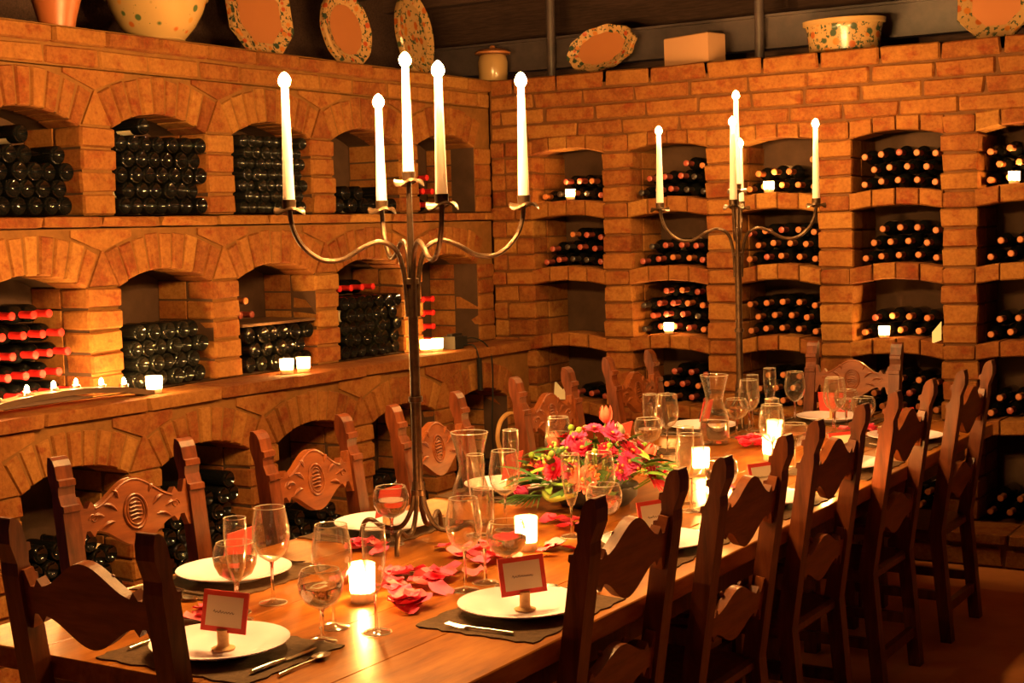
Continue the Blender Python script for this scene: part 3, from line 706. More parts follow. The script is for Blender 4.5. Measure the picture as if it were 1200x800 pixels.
# ------------------------------------------------------------------ chairs
LEAN = math.atan2(.10, .71)
def make_chair():
    r = empty('dining_chair'); HS, HT, HWD = .47, 1.16, .225
    def cy(z): return -.045*(1-z/HS) if z < HS else -.10*(z-HS)/(HT-HS)
    P = []
    front = [(0, .024), (HS-.06, .026), (HS, .030), (.60, .028), (1.0, .026), (1.003, .032), (1.02, .032), (1.022, .020), (1.05, .012), (1.075, .016), (1.078, .024), (1.095, .024), (1.098, .014), (1.135, .010), (1.152, .002), (1.16, -.010)]
    back = [(1.155, -.022), (1.135, -.030), (1.10, -.034), (1.05, -.022), (1.02, -.026), (.6, -.026), (HS, -.026), (0, -.022)]
    poly = [(cy(z)+d, z) for z, d in front]+[(cy(z)+d, z) for z, d in back]
    for s in (-1, 1):
        m = MB(); x0, x1 = s*HWD-.028, s*HWD+.028
        # split profile into strips so faces stay convex: fan of quads between front and back at matched heights
        zs_ = sorted(set([z for z, _ in front]+[z for z, _ in back]))
        def interp(lst, z):
            l = sorted(lst)
            if z <= l[0][0]: return l[0][1]
            for (za, da), (zb, db) in zip(l, l[1:]):
                if za <= z <= zb: return da+(db-da)*((z-za)/(zb-za) if zb > za else 0)
            return l[-1][1]
        vs = []
        for z in zs_:
            f_, b_ = cy(z)+interp(front, z), cy(z)+interp(back, z)
            vs += [(x0, b_, z), (x1, b_, z), (x1, f_, z), (x0, f_, z)]
        fs = [(i*4+k, i*4+(k+1) % 4, (i+1)*4+(k+1) % 4, (i+1)*4+k) for i in range(len(zs_)-1) for k in range(4)]
        fs += [(3, 2, 1, 0), tuple(len(vs)-4+k for k in range(4))]
        m.add(vs, fs).obj('post', CHAIR, r)
    def rail(zc, hc, he, name, carve):
        half = HWD-.024
        def prof(t, sgn):  # t in -1..1 half-height
            a = abs(t)
            if a > .90: return he+.030
            if a > .80: return he-.008
            if a > .72: return he+.012
            return he*.85+(hc-he*.85)*(0.5+0.5*math.cos(PI*a/.74))
        N = 32; ts = [-1+2*i/N for i in range(N+1)]
        m = MB(); vs = []
        for t in ts:
            zt_, zb_ = prof(t, 1), -prof(t, -1)*.98
            x = t*half
            for d in (-.014, .014): vs += [(x, d, zb_), (x, d, zt_)]
        fs = []
        for i in range(N):
            o = i*4; p = o+4
            fs += [(o, o+1, p+1, p), (o+2, p+2, p+3, o+3), (o+1, o+3, p+3, p+1), (o, p, p+2, o+2)]
        fs += [(0, 2, 3, 1), (N*4, N*4+1, N*4+3, N*4+2)]
        M = T(0, cy(zc), zc) @ RX(LEAN)
        m.add(vs, fs)
        o = link(name, m.mesh(name, CARVED), r, M)
        if carve:
            md = MB(); seg = 24
            ring = [(.040*math.cos(2*PI*i/seg), .0145, .052*math.sin(2*PI*i/seg)) for i in range(seg+1)]
            md.tube(ring, .0045, 6, False)
            ring2 = [(.030*math.cos(2*PI*i/seg), .0145, .041*math.sin(2*PI*i/seg)) for i in range(seg+1)]
            md.tube(ring2, .003, 6, False)
            for i in range(-2, 3):
                w = .022*math.sqrt(max(0, 1-(i/3.2)**2)); md.tube([(-w, .014, i*.012), (0, .019, i*.012+.004), (w, .014, i*.012)], .004, 6)
            md.obj('medallion', CARVED, o, True)
            for s in (-1, 1):
                lf = MB()
                for (x, z, a, L) in ((.065, .012, .5, .05), (.075, -.02, -.3, .055), (.11, .0, .1, .045), (.055, .05, .9, .03)):
                    pts = [(s*(x+L*t*math.cos(a)), .0145, z+L*t*math.sin(a)+.008*math.sin(PI*t)) for t in (0, .25, .5, .75, 1)]
                    lf.tube(pts, [.002, .006, .0075, .005, .001], 6)
                pts = [(s*(.148+.016*math.cos(q)*(1-q/9)), .0145, .016*math.sin(q)*(1-q/9)) for q in [k*.6 for k in range(11)]]
                lf.tube(pts, .0028, 5)
                lf.obj('leaf_carving', CARVED, o, True)
            # bead along the top edge
            tb_ = [(t*half, .013, prof(t, 1)-.007) for t in ts if abs(t) < .72]
            MB().tube(tb_, .004, 6).obj('edge_bead', CARVED, o, True)
        return o
    rail(.965, .105, .042, 'crest_rail', True)
    rail(.66, .080, .036, 'lower_rail', True)
    st_ = rbox(-.235, .235, -.01, .43, HS-.045, HS, .012).obj('seat', CHAIR, r)
    for s in (-1, 1):
        rbox(s*.205-.027, s*.205+.027, .36, .415, 0, HS-.045, .003).obj('leg', CHAIR, r)
        MB().box(s*.21-.012, s*.21+.012, -.01, .37, .17, .21).obj('stretcher', CHAIR, r)
    MB().box(-.19, .19, .375, .40, .22, .27).obj('stretcher', CHAIR, r); MB().box(-.2, .2, -.045, -.02, .12, .16).obj('stretcher', CHAIR, r)
    MB().box(-.19, .19, .385, .405, HS-.105, HS-.045).obj('apron', CHAIR, r)
    return r
proto = make_chair(); used = [False]
def chair(tx, ty, face, label, group):
    """tx,ty: top of the back; face: direction angle of local +y"""
    o = proto if not used[0] else dup(proto); used[0] = True
    f = Vector((math.cos(face), math.sin(face)))
    o.location = (tx+.10*f.x, ty+.10*f.y, FZ); o.rotation_euler = (0, 0, face-PI/2); tag(o, label, 'chair', group)
E_, W_, N_, S_ = 0.0, PI, PI/2, -PI/2
chair(-2.59, 2.28, N_+.03, 'dark chair seen from behind at the near end of the table', 'dining chairs')
CG = 'dining chairs'
chair(-3.40, 3.19, E_-.16, 'carved chair on the ledge side closest to the near table end', CG)
chair(-3.25, 3.86, E_+.02, 'carved chair on the ledge side behind the second ledge-side plate', CG)
chair(-3.26, 4.60, E_+.05, 'carved chair on the ledge side partly behind the front candelabrum stem', CG)
chair(-3.34, 5.60, E_, 'carved chair on the ledge side directly behind the tulips', CG)
chair(-3.40, 6.55, E_, 'farthest carved chair on the ledge side by the back wall', CG)
chair(-1.69, 3.27, W_, 'dark chair on the aisle side closest to the near end, seen from behind', CG)
chair(-1.66, 3.95, W_, 'second dark chair along the aisle side from the near end', CG)
chair(-1.69, 4.75, W_, 'third dark chair along the aisle side from the near end', CG)
chair(-1.70, 5.60, W_, 'fourth dark chair along the aisle side from the near end', CG)
chair(-1.68, 6.43, W_, 'last dark chair along the aisle side next to the back wall', CG)
chair(-2.57, 7.47, S_, 'carved armless chair facing us at the far head of the table', CG)

# ------------------------------------------------------------------ candelabra
def candelabrum(x, y, rot, label, which, hts, fo):
    r = empty('candelabrum', (x, y, ZT), rot); tag(r, label, 'candelabrum', 'wrought iron candelabra')
    MB().tube([(0, 0, .16), (0, 0, .83)], .0165, 12).tube([(0, 0, .83), (0, 0, 1.14)], [.012, .008], 10).obj('stem', IRON, r, True)
    for z in (.165, .46, .83):
        MB().lathe([(.017, -.010), (.023, -.008), (.023, .008), (.017, .010)], 14, T(0, 0, z)).obj('collar', IRON, r, True)
    tips = []
    for k in range(4):
        a = k*PI/2; c, s = math.cos(a), math.sin(a)
        pr = [(.016, .72), (.022, .84), (.045, .925), (.095, .955), (.15, .94), (.215, .905), (.28, .905), (.335, .945), (.365, 1.0), (.375, 1.06)]
        MB().tube(spline([(q*c, q*s, z) for q, z in pr], 5), .0078, 8).obj('arm', IRON, r, True)
        tips.append((.375*c, .375*s, 1.06))
        lp = [(.012, .20), (.022, .12), (.06, .055), (.12, .05), (.16, .072), (.185, .065), (.198, .03), (.2, .004)]
        MB().tube(spline([(q*math.cos(a+fo), q*math.sin(a+fo), z) for q, z in lp], 5), [.008]*36, 8).obj('foot', IRON, r, True)
    tips.append((0, 0, 1.14))
    for k, (tx, ty, tz) in enumerate(tips):
        seg = 24; m = MB(); vs = []
        for j, (q, w) in enumerate(((.012, 0), (.03, .003), (.046, .010), (.048, .010))):
            for i in range(seg):
                t = 2*PI*i/seg; vs.append((tx+q*math.cos(t), ty+q*math.sin(t), tz+(.004 if j < 3 else .001)+w*math.sin(3*t)*(.9)+(-.002*j)))
        vs2 = [(a_, b_, c_-.003) for a_, b_, c_ in vs]; o0 = len(vs)
        fs = [(j*seg+i, j*seg+(i+1) % seg, (j+1)*seg+(i+1) % seg, (j+1)*seg+i) for j in range(3) for i in range(seg)]
        m.add(vs, fs); m.add(vs2, fs)
        pan = m.obj('drip_pan', IRON, r, True)
        MB().lathe([(0, 0), (.0195, 0), (.0215, .028), (.019, .028), (.019, .006), (0, .006)], 14, T(tx, ty, tz+.002)).obj('socket', IRON, pan, True)
        M = Matrix.Translation((x, y, ZT)) @ RZ(rot); p = M @ Vector((tx, ty, tz+.009))
        taper(p.x, p.y, p.z, hts[k], 'lit ivory taper candle %s of the %s candelabrum' % (('on the arm reaching toward the room', 'on the arm reaching along the table', 'on the arm reaching toward the ledge', 'on the arm reaching toward us', 'in the raised centre cup')[k], which), 'tapers of the %s candelabrum' % which, FM_R if which == 'rear' else None)
    return r
base_ang = YAW  # right direction of the room diagonal
candelabrum(-2.715, 3.765, .874, 'tall wrought iron five-arm candelabrum standing in front of the flowers', 'front', [.365, .33, .36, .355, .345], .96)
candelabrum(-2.89, 6.72, .36, 'tall wrought iron five-arm candelabrum near the far end of the table', 'rear', [.36, .30, .355, .36, .43], .09)

# ------------------------------------------------------------------ tableware
ME_PL = MB().lathe([(0, .004), (.085, .004), (.105, .014), (.158, .026), (.166, .028), (.166, .0255), (.158, .022), (.105, .008), (.09, 0), (0, 0)], 40).mesh('plate', WHITE, True)
def gl(name, outer, seg=24):
    return MB().lathe(outer, seg).mesh(name, GLASS if name != 'stem' else SGLASS, True)
def foot(r): return [(0, .0), (r*.98, .0), (r, .0015), (r*.9, .003), (.012, .007), (.0055, .012)]
WINE_F = gl('foot', foot(.038)); WINE_S = gl('stem', [(.0055, .010), (.0042, .03), (.004, .10), (.0065, .113)])
WINE_B = gl('bowl', [(.0, .112), (.012, .114), (.034, .130), (.046, .152), (.0505, .178), (.049, .205), (.044, .235), (.040, .258), (.039, .258), (.043, .235), (.048, .205), (.0495, .178), (.045, .153), (.033, .132), (.011, .116), (0, .1145)])
FLUTE_F = gl('foot', foot(.033)); FLUTE_S = gl('stem', [(.005, .010), (.004, .03), (.0038, .085), (.006, .098)])
FLUTE_B = gl('bowl', [(0, .096), (.010, .102), (.021, .135), (.028, .18), (.030, .225), (.0285, .265), (.0278, .265), (.029, .225), (.027, .18), (.020, .136), (.009, .104), (0, .099)])
GOB_F = gl('foot', foot(.036)); GOB_S = gl('stem', [(.006, .010), (.005, .03), (.005, .075), (.009, .086)])
GOB_B = gl('bowl', [(0, .084), (.016, .086), (.042, .102), (.054, .125), (.057, .148), (.053, .170), (.047, .182), (.046, .182), (.052, .169), (.056, .148), (.053, .126), (.041, .104), (.015, .089), (0, .087)])
ME_WATER = MB().lathe([(0, .090), (.015, .0915), (.040, .106), (.051, .126), (.0535, .140), (0, .140)], 24).mesh('water', WATER, True)
GLINTM = simple('rim_glint', (0.95, 0.9, 0.8), 0.12, 0.6, 0.8)  # pale half-metal colour stands in for bright glints along glass edges
def rim(r, z): return MB().tube([(r*math.cos(2*PI*i/28), r*math.sin(2*PI*i/28), z) for i in range(29)], .0011, 5, False).mesh('rim', GLINTM, True)
FOOT_GLINT = rim(.0365, .0018); RIMS = {'wine_glass': rim(.0395, .258), 'champagne_flute': rim(.0282, .265), 'water_goblet': rim(.0465, .182)}
KINDS_ = {'wine_glass': (WINE_F, WINE_S, WINE_B), 'champagne_flute': (FLUTE_F, FLUTE_S, FLUTE_B), 'water_goblet': (GOB_F, GOB_S, GOB_B)}
def glass(kind, x, y, where, s=1.0):
    o = empty(kind, (x, y, ZT)); o.scale = (s, s, s)
    desc = {'wine_glass': 'tall clear wine glass', 'champagne_flute': 'slim clear champagne flute', 'water_goblet': 'round water goblet half full'}[kind]
    tag(o, '%s %s' % (desc, where), 'glass', 'table glasses')
    f, st, b = KINDS_[kind]; link('foot', f, o); link('stem', st, o); link('bowl', b, o); link('rim', RIMS[kind], o); link('foot_glint', FOOT_GLINT, o)  # ring round the foot is added to imitate its sparkle
    if kind == 'water_goblet': link('water', ME_WATER, o)
# card
def make_card():
    c = MB().lathe([(0, 0), (.022, 0), (.024, .004), (.013, .008), (.0115, .012), (.0115, .040), (.013, .042), (0, .043)], 12).mesh('stand', CORK, True)
    M = T(0, 0, .036) @ RX(-.22)
    red = MB().box(-.055, .055, -.0015, .0015, 0, .084, M).mesh('card', CARDRED)
    crm = MB().box(-.044, .044, -.0022, -.0012, .011, .073, M).mesh('card_sheet', CARDC)
    ink = MB(); pts = []
    for i in range(22): pts.append(M @ Vector((-.026+.0024*i, -.0026, .040+.0032*math.sin(i*2.1)*(1.5 if i in (0, 1, 7) else .7))))
    ink.tube(pts, .0006, 4); ik = ink.mesh('script_line', INK)
    return c, red, crm, ik
CARD = make_card()
ME_FK = MB()
ME_FK.tube([(0, -.09, .004), (0, -.03, .006), (0, .03, .006), (0, .045, .005)], [.005, .0035, .003, .006], 8)
for i in range(4): ME_FK.tube([((i-1.5)*.0052, .045, .005), ((i-1.5)*.006, .065, .005), ((i-1.5)*.0056, .10, .010)], .0016, 5)
ME_FK = ME_FK.mesh('fork', SILVER, True)
kn = MB().tube([(0, -.11, .005), (0, -.05, .006), (0, .0, .005)], [.006, .0065, .004], 8)
ME_KNH = kn.mesh('handle', SILVER, True)
ME_KNB = MB().prism([(-.006, 0), (.008, 0), (.009, .07), (.004, .105), (-.003, .115), (-.006, .1)], lambda a, b, d: (a, b, d), .0035, .005).mesh('knife', SILVER)
sp_ = MB().tube([(0, -.09, .004), (0, 0, .006), (0, .045, .004)], [.005, .003, .0035], 8)
sp_.lathe([(0, 0), (.010, .001), (.017, .005), (.019, .009), (.018, .009), (.010, .0025), (0, .0018)], 14, T(0, .068, .0) @ SC(1, 1.55, 1))
ME_SPN = sp_.mesh('spoon', SILVER, True)
def mat_mesh(k):
    rr = random.Random(k); m = MB(); N = 60; top = []; hw_, hh = .235, .175
    per = []
    for i in range(N):
        t = i/N*4; s = int(t); f = t-s
        p = [(-hw_+2*hw_*f, -hh), (hw_, -hh+2*hh*f), (hw_-2*hw_*f, hh), (-hw_, hh-2*hh*f)][s]
        w = .004*math.sin(i*2.2)+rr.uniform(-.002, .002); d = math.hypot(*p); per.append((p[0]*(1+w/d*1.5), p[1]*(1+w/d*1.5)))
    return m.prism(per, lambda a, b, d: (a, b, d), 0.0003, .004).mesh('placemat', MAT)
ME_MAT = mat_mesh(3)
PLS = []
def place(px, py, face, tagw, forks=True, card=True, cr=0.0):
    """face: direction the diner faces"""
    f = Vector((math.cos(face), math.sin(face))); rgt = Vector((f.y, -f.x)); rz = face-PI/2
    o = link('placemat', ME_MAT, None, T(px, py, ZT) @ RZ(rz)); tag(o, 'dark woven placemat %s' % tagw, 'placemat', 'placemats')
    o = link('plate', ME_PL, None, T(px, py, ZT+.0045)); tag(o, 'round cream charger plate %s' % tagw, 'plate', 'charger plates')
    PLS.append((px, py))
    if card:
        c = empty('place_card', (px-.0*f.x+.01, py-.0*f.y, ZT+.0087), rz+cr+random.uniform(-.1, .1)); c.scale = (1.2, 1.2, 1.15); tag(c, 'red-bordered place card on a cork stand %s' % tagw, 'place card', 'place cards')
        link('stand', CARD[0], c); cc = link('card', CARD[1], c); link('card_sheet', CARD[2], c); link('script_line', CARD[3], c)
    if forks:
        q = Vector((px, py))-rgt*.205-f*.01
        k = link('fork', ME_FK, None, T(q.x, q.y, ZT+.0045) @ RZ(rz+.05)); tag(k, 'silver fork %s' % tagw, 'fork', 'forks')
        q = Vector((px, py))+rgt*.20
        k = link('table_knife', ME_KNB, None, T(q.x, q.y, ZT+.0045) @ RZ(rz-.03)); tag(k, 'silver table knife %s' % tagw, 'knife', 'knives'); link('handle', ME_KNH, k)
        q = Vector((px, py))+rgt*.255
        k = link('spoon', ME_SPN, None, T(q.x, q.y, ZT+.001) @ RZ(rz+.04)); tag(k, 'silver spoon %s' % tagw, 'spoon', 'spoons')
pN = 'at the near-end place'; pL = ['at the %s place along the ledge side' % n for n in NTH]; pR = ['at the %s place along the aisle side' % n for n in NTH]; pF = 'at the far-end place'
place(-2.442, 2.563, N_, pN)
for i, (x, y) in enumerate(((-2.935, 3.15), (-2.955, 3.90), (-2.965, 4.69), (-2.965, 5.60), (-2.965, 6.44))): place(x, y, E_, pL[i])
for i, (x, y) in enumerate(((-1.985, 3.19), (-2.02, 4.03), (-1.99, 4.82), (-1.99, 5.64), (-1.99, 6.45))): place(x, y, W_, pR[i], cr=-.5)
place(-2.515, 6.955, S_, pF)
G = [('water_goblet', -2.278, 2.744, pN), ('wine_glass', -2.335, 2.86, pN), ('champagne_flute', -2.21, 2.87, pN),
     ('water_goblet', -2.66, 2.86, pL[0]), ('champagne_flute', -2.60, 2.80, pL[0]), ('wine_glass', -2.64, 2.98, pL[0]),
     ('water_goblet', -2.79, 3.72, pL[1]), ('champagne_flute', -2.62, 3.95, pL[1]), ('wine_glass', -2.58, 4.06, pL[1]),
     ('wine_glass', -2.245, 3.32, pR[0]), ('champagne_flute', -2.245, 3.42, pR[0]), ('water_goblet', -2.165, 3.41, pR[0]),
     ('champagne_flute', -2.81, 4.47, pL[2]), ('wine_glass', -2.845, 4.87, pL[2]), ('water_goblet', -2.90, 4.97, pL[2]),
     ('wine_glass', -2.27, 4.14, pR[1]), ('water_goblet', -2.195, 4.03, pR[1]), ('champagne_flute', -2.33, 4.06, pR[1]),
     ('wine_glass', -2.165, 4.60, pR[2]), ('water_goblet', -2.06, 4.62, pR[2]), ('champagne_flute', -2.24, 4.72, pR[2]),
     ('champagne_flute', -2.80, 5.56, pL[3]), ('wine_glass', -2.79, 5.70, pL[3]), ('water_goblet', -2.76, 5.46, pL[3]),
     ('wine_glass', -2.222, 5.476, pR[3]), ('water_goblet', -2.17, 5.58, pR[3]), ('champagne_flute', -2.27, 5.60, pR[3]),
     ('wine_glass', -2.70, 6.38, pL[4]), ('champagne_flute', -2.74, 6.52, pL[4]), ('water_goblet', -2.72, 6.28, pL[4]),
     ('wine_glass', -2.316, 6.46, pR[4]), ('water_goblet', -2.20, 6.51, pR[4]), ('champagne_flute', -2.36, 6.56, pR[4]),
     ('champagne_flute', -2.735, 6.72, pF), ('wine_glass', -2.63, 6.78, pF), ('water_goblet', -2.36, 6.74, pF)]
for k, x, y, w in G: glass(k, x, y, w, random.uniform(.99, 1.05) if k != 'water_goblet' else random.uniform(.98, 1.03))
def decanter(x, y, where):
    prof = [(0, .0), (.058, .0), (.064, .006), (.066, .08), (.062, .12), (.046, .165), (.038, .19), (.040, .215), (.052, .265), (.064, .31), (.062, .31), (.050, .265), (.038, .215), (.036, .19), (.044, .165), (.060, .12), (.063, .08), (.061, .008), (0, .006)]
    o = empty('water_carafe', (x, y, ZT)); tag(o, 'clear glass carafe with flared neck %s' % where, 'carafe', 'glass carafes')
    link('body', MB().lathe(prof, 28).mesh('body', GLASS, True), o)
    link('rim', rim(.063, .31), o)
    link('water', MB().lathe([(0, .008), (.060, .009), (.062, .08), (.060, .10), (0, .10)], 24).mesh('water', WATER, True), o)
decanter(-2.74, 4.10, 'behind the front candelabrum stem'); decanter(-2.73, 6.06, 'before the rear candelabrum')
TV = [(-2.43, 3.10, 'in front of the rose petals near the front flute'), (-2.36, 3.83, 'behind the first aisle-side goblet'), (-2.17, 4.82, 'at the foot of the second dark chair'), (-1.90, 5.21, 'between the third and fourth aisle-side plates'),
      (-2.49, 6.17, 'in front of the far-end plate'), (-2.33, 5.73, 'beside the fourth aisle-side wine glass'), (-2.45, 5.30, 'behind the flower arrangement')]
for x, y, w in TV: votive(x, y, ZT, 'glowing frosted votive %s' % w, 'votives on the table', 1.0).scale.z = 1.4

# ------------------------------------------------------------------ flowers
fa = empty('flower_arrangement', (-2.54, 4.60, ZT)); tag(fa, 'low centrepiece of red gerberas, coral tulips and green foliage', 'flowers')
MB().lathe([(0, 0), (.12, 0), (.15, .03), (.155, .07), (.145, .07), (0, .06)], 24).obj('bowl', simple('bowl_dark', (.03, .02, .02), .5), fa, True)
def petal_ring(n, L, w, tilt, r0, z0, cup=.3):
    m = MB()
    for i in range(n):
        a = 2*PI*i/n+random.uniform(-.08, .08); M = RZ(a) @ T(r0, 0, z0) @ RY(-tilt+random.uniform(-.1, .1)); l = L*random.uniform(.9, 1.08)
        vs = [M @ Vector((x*l, y*w, cup*l*(x*x)*.3+abs(y)*.25*w)) for x, y in ((0, -.25), (0, .25), (.5, -.5), (.5, .5), (.85, -.38), (.85, .38), (1, 0))]
        m.add(vs, [(0, 2, 3, 1), (2, 4, 5, 3), (4, 6, 5)])
    return m
def gerbera(k, mat):
    p = petal_ring(20, .044, .013, .12, .008, 0); q = petal_ring(16, .034, .012, .35, .006, .004); r = petal_ring(12, .022, .010, .7, .005, .006)
    m = MB(); 
    for z in (p, q, r): m.add(z.v, z.f)
    return m.mesh('gerbera', mat, True)
GM = [gerbera(0, FL_RED), gerbera(1, FL_PINK), gerbera(2, FL_CORAL)]
ME_CTR = MB().lathe([(0, .012), (.007, .010), (.009, .005), (.006, 0)], 10).mesh('centre', FL_CTR, True)
def tulip_mesh(mat):
    m = MB()
    for i in range(6):
        a = PI*i/3; rr = .021 if i % 2 else .018; vs = []
        for (t, w, z, ro) in ((0, .3, 0, .25), (.3, .9, .014, .95), (.6, 1, .032, 1.0), (.85, .7, .046, .85), (1, .08, .056, .7)):
            for s in (-1, 0, 1): vs.append(RZ(a+s*w*.55) @ Vector((rr*ro*(1.0 if s else 1.06), 0, z)))
        m.add(vs, [(j*3+k, j*3+k+1, j*3+k+4, j*3+k+3) for j in range(4) for k in range(2)])
    return m.mesh('tulip', mat, True)
TUL = [tulip_mesh(FL_CORAL), tulip_mesh(FL_PINK)]
def leaf_mesh(L, w, mat, bend):
    m = MB(); N = 6; vs = []
    for i in range(N+1):
        t = i/N; ww = w*math.sin(PI*min(1, t*.92+.06))**.8
        for s in (-1, 0, 1): vs.append((L*t, s*ww/2, bend*L*t*t+abs(s)*ww*.18))
    return m.add(vs, [(j*3+k, j*3+k+1, j*3+k+4, j*3+k+3) for j in range(N) for k in range(2)]).mesh('leaf', mat, True)
LF = [leaf_mesh(.11, .035, LEAFD, -.4), leaf_mesh(.09, .03, LEAFL, -.3), leaf_mesh(.14, .022, LEAFD, -.5), leaf_mesh(.08, .04, LEAFD, -.2)]
rf = random.Random(5)
RXX, RYY = .27, .27
for i in range(110):
    a = rf.uniform(0, 2*PI); q = math.sqrt(rf.uniform(.05, 1)); x, y = .24*q*math.cos(a), .26*q*math.sin(a); z = .06+.13*(1-q*q)+rf.uniform(-.02, .05)
    link('leaf', LF[rf.choice((0, 0, 1, 1, 2, 3))], fa, T(x, y, max(z, .075)) @ RZ(a+rf.uniform(-.9, .9)) @ RY(-rf.uniform(0, .8)) @ RX(rf.uniform(-.5, .5)))
heads = []
for i in range(400):
    if len(heads) >= 27: break
    a = rf.uniform(0, 2*PI); q = math.sqrt(rf.uniform(0, 1)); x, y = .23*q*math.cos(a), .25*q*math.sin(a)
    if all((x-h_[0])**2+(y-h_[1])**2 > .056**2 for h_ in heads): heads.append((x, y, q, a))
for i, (x, y, q, a) in enumerate(heads):
    z = .10+.15*(1-q*q)+rf.uniform(-.01, .03); tl = .25+.8*q
    # heads face outward and up, and a little to the room
    M = T(x, y, z) @ RZ(a) @ RY(tl) @ SC(1, 1, 1)
    o = link('gerbera', GM[(0, 1, 1, 2, 0, 1)[i % 6]], fa, M @ RZ(rf.uniform(0, 6))); s = rf.uniform(.75, 1.15); o.scale = (s, s, s)
    link('centre', ME_CTR, o, T(0, 0, .006))
    st_ = MB().tube([(x*.3, y*.3, .06), (x*.7, y*.7, z*.6), (x, y, z)], .003, 5).obj('stem', LEAFL, fa, True)
for i, (x, y, z, tx, ty) in enumerate(((.03, .03, .335, .05, .05), (.055, .01, .285, .25, .1), (-.12, -.06, .245, -.25, -.1), (-.04, -.09, .24, .1, -.3), (.15, .10, .20, .5, .2), (-.20, -.14, .08, -.5, -.7), (-.21, -.10, .11, -.7, -.3))):
    o = link('tulip', TUL[i % 2], fa, T(x, y, z-.05) @ RY(tx) @ RX(-ty) @ SC(1.15, 1.15, 1.15))
    MB().tube([(x*.5, y*.5, .06), (x*.9, y*.9, z*.6), (x, y, z-.05)], .0032, 6).obj('stem', LEAFL, fa, True)
# green buds, berries and limes
for i in range(14):
    a = rf.uniform(0, 2*PI); q = rf.uniform(.3, 1); x, y = .24*q*math.cos(a), .26*q*math.sin(a); z = .12+.14*(1-q*q)+rf.uniform(0, .04)
    MB().lathe([(0, -.012), (.009, -.007), (.012, 0), (.009, .009), (0, .013)], 10, T(x, y, z)).obj('lime' if i % 3 else 'pod', LIME if i % 3 else BUDG, fa, True)
for i in range(26):
    a = rf.uniform(0, 2*PI); q = rf.uniform(.4, 1.05); x, y = .25*q*math.cos(a), .27*q*math.sin(a); z = .08+.15*(1-q*q*.8)+rf.uniform(0, .03)
    m = MB()
    for k in range(9):
        p = T(x+rf.uniform(-.022, .022), y+rf.uniform(-.022, .022), z+rf.uniform(-.015, .015)); m.lathe([(0, -.006), (.005, -.003), (.006, 0), (.004, .004), (0, .006)], 7, p)
    m.obj('berry_cluster', BERRY if i % 2 else BUDG, fa, True)
# a pale green lily bud lying outward toward the front
MB().tube(spline([(-.10, -.20, .07), (-.06, -.225, .055), (-.01, -.235, .06), (.045, -.225, .075)], 4), [.004, .009, .012, .014, .0155, .016, .016, .0155, .0145, .013, .012, .012, .013], 10).obj('lily_bud', BUDG, fa, True)
MB().lathe([(0, -.03), (.018, -.02), (.026, 0), (.018, .022), (0, .035)], 12, T(.075, .04, .255)).obj('white_bud', simple('bud_cream', (.62, .62, .36), .5), fa, True)
for k in range(10):
    a = -2.2+.12*k; MB().tube([(-.14, -.14, .04), (-.14+.10*math.cos(a), -.14+.10*math.sin(a), .05), (-.14+.17*math.cos(a), -.14+.17*math.sin(a), .03)], [.003, .004, .001], 5).obj('fern_frond', LEAFD, fa, True)

# rose petals
def petal_mesh(k, mat):
    rr = random.Random(k); m = MB(); vs = []; N = 5; s = rr.uniform(.9, 1.15)
    for i in range(N):
        for j in range(N):
            u, v = i/(N-1)*2-1, j/(N-1)*2-1; w = math.sqrt(max(0, 1-.45*v*v)); x, y = u*w*.024*s, v*math.sqrt(max(0, 1-.45*u*u))*.028*s
            vs.append((x, y, .002+.007*(u*u+.6*v*v)*rr.uniform(.7, 1.2)+.002*math.sin(3*u+k)))
    return m.add(vs, [(i*N+j, i*N+j+1, (i+1)*N+j+1, (i+1)*N+j) for i in range(N-1) for j in range(N-1)]).mesh('rose_petal', mat, True)
PM = [petal_mesh(k, PET[k % 3]) for k in range(6)]
rp = random.Random(11)
def petals(cx, cy, sx, sy, n, where, pile=.0):
    for i in range(n):
        x, y = cx+rp.gauss(0, sx), cy+rp.gauss(0, sy)
        for _ in range(30):
            ok = all((x-g[1])**2+(y-g[2])**2 > .065**2 for g in G) and all((x-v[0])**2+(y-v[1])**2 > .07**2 for v in TV) and all((x-p_[0])**2+(y-p_[1])**2 > .20**2 for p_ in PLS)
            if ok: break
            x, y = cx+rp.gauss(0, sx*1.2), cy+rp.gauss(0, sy*1.2)
        else: continue
        o = link('rose_petal', PM[rp.randrange(6)], None, T(x, y, ZT+.001+rp.uniform(0, pile)) @ RZ(rp.uniform(0, 6.28)) @ RX(rp.uniform(-.35, .35)) @ SC(1.25, 1.25, 1.25))
        tag(o, 'pink rose petal scattered %s' % where, 'petal', 'rose petals %s' % where)
petals(-2.42, 3.32, .075, .13, 26, 'before the front candelabrum feet', .018)
petals(-2.27, 3.12, .035, .03, 9, 'next to the first aisle-side placemat corner', .02)
petals(-2.47, 3.75, .09, .12, 22, 'under the arms of the front candelabrum', .015)
petals(-2.80, 3.62, .04, .04, 10, 'beside the second ledge-side plate', .02)
petals(-2.70, 2.80, .03, .03, 7, 'beside the first ledge-side plate', .015)
petals(-2.42, 4.22, .06, .05, 7, 'in front of the flower arrangement', .01)
petals(-2.53, 6.05, .05, .05, 18, 'before the rear candelabrum', .03)
petals(-2.28, 6.66, .04, .04, 10, 'beside the far-end plate', .02)
petals(-2.12, 4.90, .03, .04, 6, 'by the second dark chair', .015)

